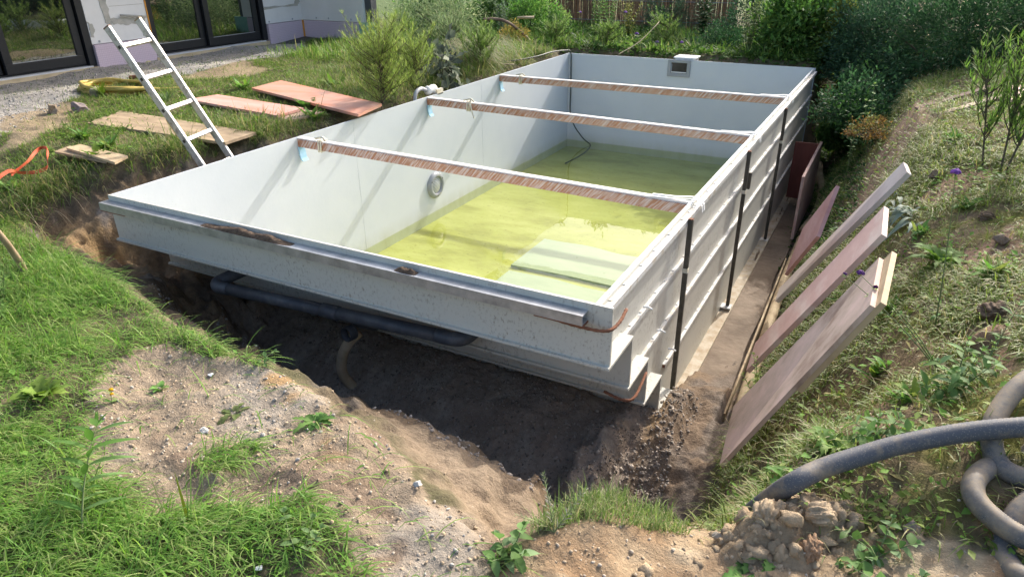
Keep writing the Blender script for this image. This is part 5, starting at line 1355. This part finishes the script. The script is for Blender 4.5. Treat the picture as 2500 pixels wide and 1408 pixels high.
# tall leafy weeds at the back
tw = [(-.25,8.0,.55,BG,'tall leafy weed with pale leaves left of the lone purple flower'),(.02,7.85,.62,BG,'tallest leafy weed before the reed screen'),(.22,8.1,.5,[(.22,.25,.06),(.28,.28,.07)],'yellowing weed in front of the reed screen'),
      (-.75,7.6,.42,BG,'leafy weed right of the golden weed clump'),(1.25,8.3,.75,DG,'tall dark big-leaved weed right of the feathery shrub'),(.75,7.8,.4,MG,'mid green weed in front of the feathery shrub'),
      (2.1,7.25,.55,[(.16,.23,.07),(.20,.26,.09)],'pale flowering weed above the skimmer lid'),(-1.75,6.6,.55,SG,'silvery weed left of the bent dead branch'),(-1.35,7.15,.5,[(.13,.19,.13),(.16,.22,.15)],'blue green spiky weed beside the dead branch')]
for i, (x, y, h, cc, lab) in enumerate(tw):
    z = gz(x, y); rr = random.Random(i); h *= 1.25
    leafy('tall_weed', lab, (x,y,z), [(x+rr.uniform(-.16,.16), y+rr.uniform(-.1,.1), h*rr.uniform(.75,1)) for _ in range(11)], 'weed', .11 if cc is not DG else .16,.026 if cc is not DG else .045,.045, cc, 240+i, .5,.3,.005, start=.1, segs=3, group='tall weeds at the back')
# leafy seedlings by the trench
leafy('leafy_seedling', 'sunlit broad-leaved seedling standing out against the dark hedge', (3.72,4.6,gz(3.72,4.6)), [(3.67,4.62,.16),(3.63,4.6,.02)], 'plant', .075,.045,.07, [(.16,.26,.08),(.20,.30,.10)], 251, .2,.3,.004, start=.25)
leafy('leafy_seedling', 'small broad-leaved seedling at the left of the sunlit one', (3.60,4.5,gz(3.60,4.5)), [(3.57,4.5,-.18),(3.60,4.55,-.25)], 'plant', .06,.04,.06, [(.15,.24,.08)], 252, .2,.3,.004, start=.4)
leafy('trench_weed', 'light green weed growing between the drain pipe and the leaning boards', (3.49,1.05,-.92), [(3.47,1.02,-.66),(3.44,1.12,-.70),(3.50,.95,-.68),(3.42,1.0,-.76)], 'weed', .04,.013,.022, [(.16,.23,.05),(.20,.26,.07)], 253, .6,.2,.0025)
leafy('grass_stalk', 'thin dry grass stalks with seed heads in front of the bank planks', (4.183,3.676,gz(4.183,3.676)), [(3.89,3.68,.32),(3.98,3.7,.34),(4.07,3.68,.31),(4.0,3.6,.2)], 'grass', .025,.004,.012, [(.36,.30,.18),(.42,.35,.22)], 254, 1.6,.1,.002, stem=M_STRAW, start=.7)
# silvery pulled-up weed between the boards
r = np.random.default_rng(255); n = 26
P_ = np.tile(np.array((4.06,2.25,gz(4.06,2.25)+.03)), (n,1))+r.normal(size=(n,3))*np.array((.05,.10,.015))
V, F, nv = ribbons(P_, np.stack([-.5+.5*r.normal(size=n), -.3+.8*r.normal(size=n), .25+.25*r.random(n)], -1), .12+.10*r.random(n), .022+.016*r.random(n), .5+.4*r.random(n), 5, 'leaf', .2)
tag(np_mesh('withered_weed', V, F, M_LEAF, tint=np.repeat(pick(r, n, [(.22,.27,.21),(.28,.33,.27),(.15,.20,.14)]), nv, 0), smooth=True), 'silvery wilted weed lying on the bank behind the pinkish board', 'weed')

for k, (x, y, L, W, lab) in enumerate(((3.99,.62,.10,.022,'weed clump just right of the top half of the nearest board'),(4.08,.20,.11,.024,'weed clump on the bank between the nearest board and the tall goosefoot'),(4.02,1.15,.10,.022,'weed clump behind the gap between the two nearest boards'),
        (3.80,1.75,.09,.02,'weed clump on the mossy slope between the pinkish board and the narrow pale board'),(4.36,1.15,.12,.026,'weed clump above the dark brown earth clod at the right edge'),(4.10,1.95,.10,.022,'weed clump below the silvery wilted weed'),
        (4.30,2.15,.11,.024,'weed clump left of the small pale rosette'),(3.93,3.05,.11,.026,'weed clump on the slope above the tip of the narrow pale board'),(4.25,3.2,.12,.026,'weed clump in front of the bank planks'),(3.70,-.20,.10,.026,'weed clump at the foot of the nearest board'))):
    r = np.random.default_rng(190+k); n = 34; z = gz(x, y); a = r.uniform(0, 2*pi, n); P_ = np.stack([x+r.normal(0,.014,n), y+r.normal(0,.018,n), np.zeros(n)], -1); P_[:, 2] = ground_h(P_[:, 0], P_[:, 1])
    V, F, nv = ribbons(P_, np.stack([np.cos(a), np.sin(a), .4+1.4*r.random(n)], -1), L*(.4+.9*r.random(n)), W*(.5+.8*r.random(n)), .7*r.random(n), 5, 'leaf', .18)
    tag(np_mesh('weed_clump', V, F, M_LEAF, tint=np.repeat(pick(r, n, DRY[:2]+BG[:3], .25), nv, 0), smooth=True), lab, 'weed', 'weed clumps on the right bank')
for k, (x, y, lab, hh) in enumerate(((.62,-.98,'willowherb in the left foreground behind the tallest stalk',.20),(.80,-1.12,'willowherb with crowded leaves at the left edge, lower one',.17),(.20,-.66,'short willowherb beside the wooden stick',.14))):
    z = gz(x, y)
    leafy('willowherb', lab, (x,y,z), [(x+.05,y+.02,z+hh),(x-.05,y,z+hh*.8),(x+.02,y-.06,z+hh*.9),(x+.10,y-.02,z+hh*.7)], 'weed', .06,.011,.016, [(.12,.22,.05),(.17,.28,.08)], 300+k, .5,.25,.0028, start=.1)

def rosette(name, label, x, y, n, L, W, cols, seed, up=.7, droop=.8, cat='weed', z=None, group=None):
    r = np.random.default_rng(seed); z = gz(x, y) if z is None else z
    a = np.linspace(0, 2*pi, n, endpoint=False)+r.normal(0,.25,n)
    D = np.stack([np.cos(a), np.sin(a), up*(.5+r.random(n))], -1)
    P_ = np.tile(np.array((x,y,z-.003)), (n,1))+D*.004
    V, F, nv = ribbons(P_, D, L*(.6+.6*r.random(n)), W*(.7+.5*r.random(n)), droop*(.6+.7*r.random(n)), 8, 'leaf', .18)
    # toothed edge
    V = V.reshape(n, 9, 3, 3); 
    for k in range(1, 8):
        s = (.62 if k % 2 else 1.25); mid = V[:, k, 1:2]
        V[:, k] = mid+(V[:, k]-mid)*s
    V = V.reshape(-1, 3)
    return tag(np_mesh(name, V, F, M_LEAF, tint=np.repeat(pick(r, n, cols, .2), nv, 0), smooth=True), label, cat, group)
GDR = 'toothed leaf rosettes'
rosette('dandelion', 'toothed rosette growing between the two red plywood sheets', -.66,2.30,14,.20,.07,MG+[(.13,.19,.04)],261,1.5,.35,group=GDR)
rosette('dandelion', 'flat rosette on the sandy mound at the bottom, right one of the pair', 3.775,-.735,9,.085,.026,MG+BG,262,.35,.35,group=GDR)
rosette('dandelion', 'flat rosette on the sandy mound at the bottom, left one of the pair', 3.715,-.80,7,.075,.026,MG+BG,263,.5,.4,group=GDR)
rosette('dandelion', 'lush rosette on the right bank beside the tall purple flower', 4.182,1.464,24,.22,.045,[(.13,.24,.05),(.16,.27,.06)],264,.8,.5,group=GDR)
rosette('dandelion', 'bright broad rosette below the foot of the nearest board', 3.861,-.268,12,.13,.04,[(.16,.27,.05),(.20,.30,.07),(.12,.22,.05)],265,1.2,.6,group=GDR)
rosette('dandelion', 'drooping rosette near the foot of the nearest board and the black hose', 3.758,-.40,9,.10,.034,BG,266,1.0,.7,group=GDR)
rosette('dandelion', 'small pale rosette on the upper right bank', 4.469,2.385,10,.10,.03,[(.17,.24,.10)],267,.7,.4,group=GDR)
rosette('dandelion', 'ragged rosette on the far edge of the sandy heap', 2.30,-.885,9,.085,.028,MG,268,.5,.5,group=GDR)
rosette('dandelion', 'small yellow green rosette near the top of the sandy heap', 1.62,-.97,8,.05,.022,BG,269,.7,.4,group=GDR)
rosette('dandelion', 'wilted rosette in the middle of the sandy heap', 1.99,-.96,12,.09,.018,[(.13,.17,.06),(.17,.20,.08)],270,.5,.6,group=GDR)
rosette('grass_tuft', 'upright grass tuft growing through the yellow hose coil', -2.78,1.83,34,.20,.014,[(.12,.20,.03),(.16,.23,.04)],271,2.4,.3,'grass')
rosette('grass_tuft', 'blue green grass tuft under the second rung of the ladder', -2.05,1.98,26,.20,.014,[(.11,.18,.07),(.15,.21,.09)],272,1.3,.5,'grass')
rosette('dock_plant', 'dark dock plant with upright leaves at the left pool corner', -.74,.42,14,.19,.045,[(.10,.19,.03),(.14,.22,.04)],273,1.6,.5,'plant')
rosette('dock_plant', 'broad-leaved weed clump at the left edge of the picture', -.10,-.62,18,.17,.035,FRESH[:3],274,1.4,.6,'plant')
# leaves of the trampled plants, left foreground
rosette('crane_bill', 'yellow green lobed-leaf plant beside the near left grass', 1.36,-1.24,22,.12,.055,[(.18,.28,.05),(.22,.31,.07)],275,1.2,.4,'plant')
z = gz(1.95,-1.55)
leafy('willowherb', 'tall willowherb stalk with long narrow leaves in the left foreground', (2.08,-1.565,gz(2.08,-1.565)), [(1.985,-1.39,.03)], 'weed', .11,.019,.026, [(.11,.22,.05),(.16,.27,.09)], 281, .35,.25,.0032, start=.2, taper=False, segs=6)
leafy('willowherb', 'willowherb stalk at the left edge of the photo above the grass', (.42,-.86,gz(.42,-.86)), [(.40,-.83,.02),(.46,-.82,.0),(.36,-.88,-.02),(.50,-.90,-.03),(.33,-.80,-.04)], 'weed', .055,.010,.016, [(.11,.20,.05),(.15,.25,.07)], 282, .5,.25,.0028, start=.1)
# iris-like shoots
r = np.random.default_rng(283)
b0 = np.array((2.31,-1.40,gz(2.31,-1.40)))
P_ = np.array([b0, b0+(.004,.002,0), b0+(.002,-.004,0), b0+(-.003,.001,0), b0+(.002,.003,0)])
D_ = np.array([(-.03,.02,1),(.18,.10,1),(.14,.08,1.0),(-.32,-.10,.75),(.10,-.25,.75)])
V, F, nv = ribbons(P_, D_, np.array((.19,.26,.22,.13,.12)), np.array((.011,.012,.010,.016,.016)), np.array((.0,.0,.05,1.2,1.3)), 8)
tag(np_mesh('iris_shoot', V, F, M_GRASS, tint=np.repeat(np.array([(.14,.18,.03),(.09,.19,.04),(.10,.20,.04),(.22,.34,.12),(.28,.40,.09)]), nv, 0), smooth=True), 'iris-like shoot with upright blades and one folded pale blade', 'plant')
leafy('bramble_seedling', 'round-leaved seedling at the bottom of the left grass by the sandy bank', (2.70,-1.37,gz(2.70,-1.37)), [(2.60,-1.31,-.10),(2.66,-1.27,-.13),(2.72,-1.30,-.11)], 'plant', .042,.028,.035, [(.15,.24,.09),(.19,.29,.11)], 284, .3,.3,.0018, start=.4)
leafy('bramble_seedling', 'round-leaved seedling overhanging the dark pit from the near bank', (1.84,-.745,-.2), [(1.90,-.66,-.15),(1.93,-.70,-.16)], 'plant', .04,.026,.03, [(.14,.24,.08),(.18,.30,.11)], 285, .4,.2,.002, start=.4)
z = gz(1.58,-1.13)
leafy('yellow_flower', 'small yellow flower in the near left grass', (1.585,-1.135,z), [(1.58,-1.12,z+.045)], 'flower', .03,.02,.03, BG, 286, .3,.3,.0015, flower=[((1.58,-1.12,z+.05),.010,(.75,.45,.02)),((1.595,-1.13,z+.042),.008,(.75,.45,.02))])
# lavender-like sprig on the gully lip
leafy('hoary_weed', 'grey flowering sprig leaning out over the dark gully', (3.235,-.965,gz(3.235,-.965)), [(3.17,-.90,-.06),(3.12,-.96,-.18),(3.28,-.86,-.10)], 'weed', .030,.005,.007, [(.20,.27,.11),(.26,.30,.17),(.34,.33,.28)], 287, .9,.1,.002, start=.1, segs=2)
# goosefoot weeds sprawling at the lower right
GF = [(.12,.22,.06),(.16,.27,.09),(.20,.30,.14),(.10,.18,.05)]
def sprawl(label, x, y, tips, seed, L=.04, W=.026, every=.028, cols=GF, nm='goosefoot', group='goosefoot weeds'):
    z = gz(x, y)
    return leafy(nm, label, (x,y,z), [(x+a, y+b, gz(x+a, y+b)+c) for a, b, c in tips], 'weed', L, W, every, cols, seed, .35,.35,.0026, start=.12, group=group, segs=4, taper=False)
sprawl('sprawling weed just below the black hose', 4.02,-.62, [(-.10,.02,.03),(.02,.09,.05),(.08,.03,.05),(-.04,-.06,.02),(-.08,-.08,.02)], 291)
sprawl('sprawling weed at the bottom edge between the mound and the hoses', 4.06,-.74, [(-.10,.02,.03),(.06,.06,.04),(.09,-.04,.03),(.02,-.09,.02),(.12,.02,.02)], 292)
sprawl('small weed under the lowest hose bend', 4.25,-.76, [(-.05,.05,.04),(.04,.04,.04),(-.06,-.04,.03)], 293)
sprawl('upright goosefoot weed on the bank between the nearest board and the hose bend', 4.20,.177, [(.0,.05,.20),(.05,.06,.15),(-.07,.02,.14),(.08,-.02,.12),(-.02,-.08,.12),(-.10,-.06,.08)], 294, .055,.024,.028)
sprawl('leafy weed right behind the straight black hose', 3.98,-.20, [(-.08,.03,.07),(.05,.05,.08),(.10,.0,.06),(-.05,-.05,.05),(.0,.10,.06)], 295, .055,.024,.024)
sprawl('weed overhanging the sandy lip at the bottom middle', 3.16,-1.09, [(-.05,.03,.05),(.02,.05,.07),(.05,-.01,.05),(-.02,-.05,.03)], 296, .045,.03,.025)
sprawl('weed with pale stem on the right bank left of the earth clod', 4.29,.364, [(.06,.10,.20),(.02,.06,.09),(-.05,.05,.08)], 297, .05,.016,.05)
# litter
def scrap(label, x, y, s, seed):
    rr = random.Random(seed); z = gz(x, y)+.006
    V = [(x+s*cos(a)*rr.uniform(.6,1.1), y+s*sin(a)*rr.uniform(.6,1.1), z+rr.uniform(0,.4)*s) for a in [k*2*pi/7 for k in range(7)]]
    V.append((x, y, z+.5*s)); V += [(v[0], v[1], v[2]-.0015) for v in V]
    F = [(i,(i+1)%7,7) for i in range(7)]+[((i+1)%7+8,i+8,15) for i in range(7)]+[(i,i+8,(i+1)%7+8,(i+1)%7) for i in range(7)]
    tag(MB().add(V, F).build('paper_scrap', M_WHITE), label, 'litter')
scrap('crumpled white scrap in the grass at the far edge of the sandy heap', 1.73,-.83,.014,1)
scrap('white scrap in the grass at the bottom edge', 2.60,-1.42,.010,2)
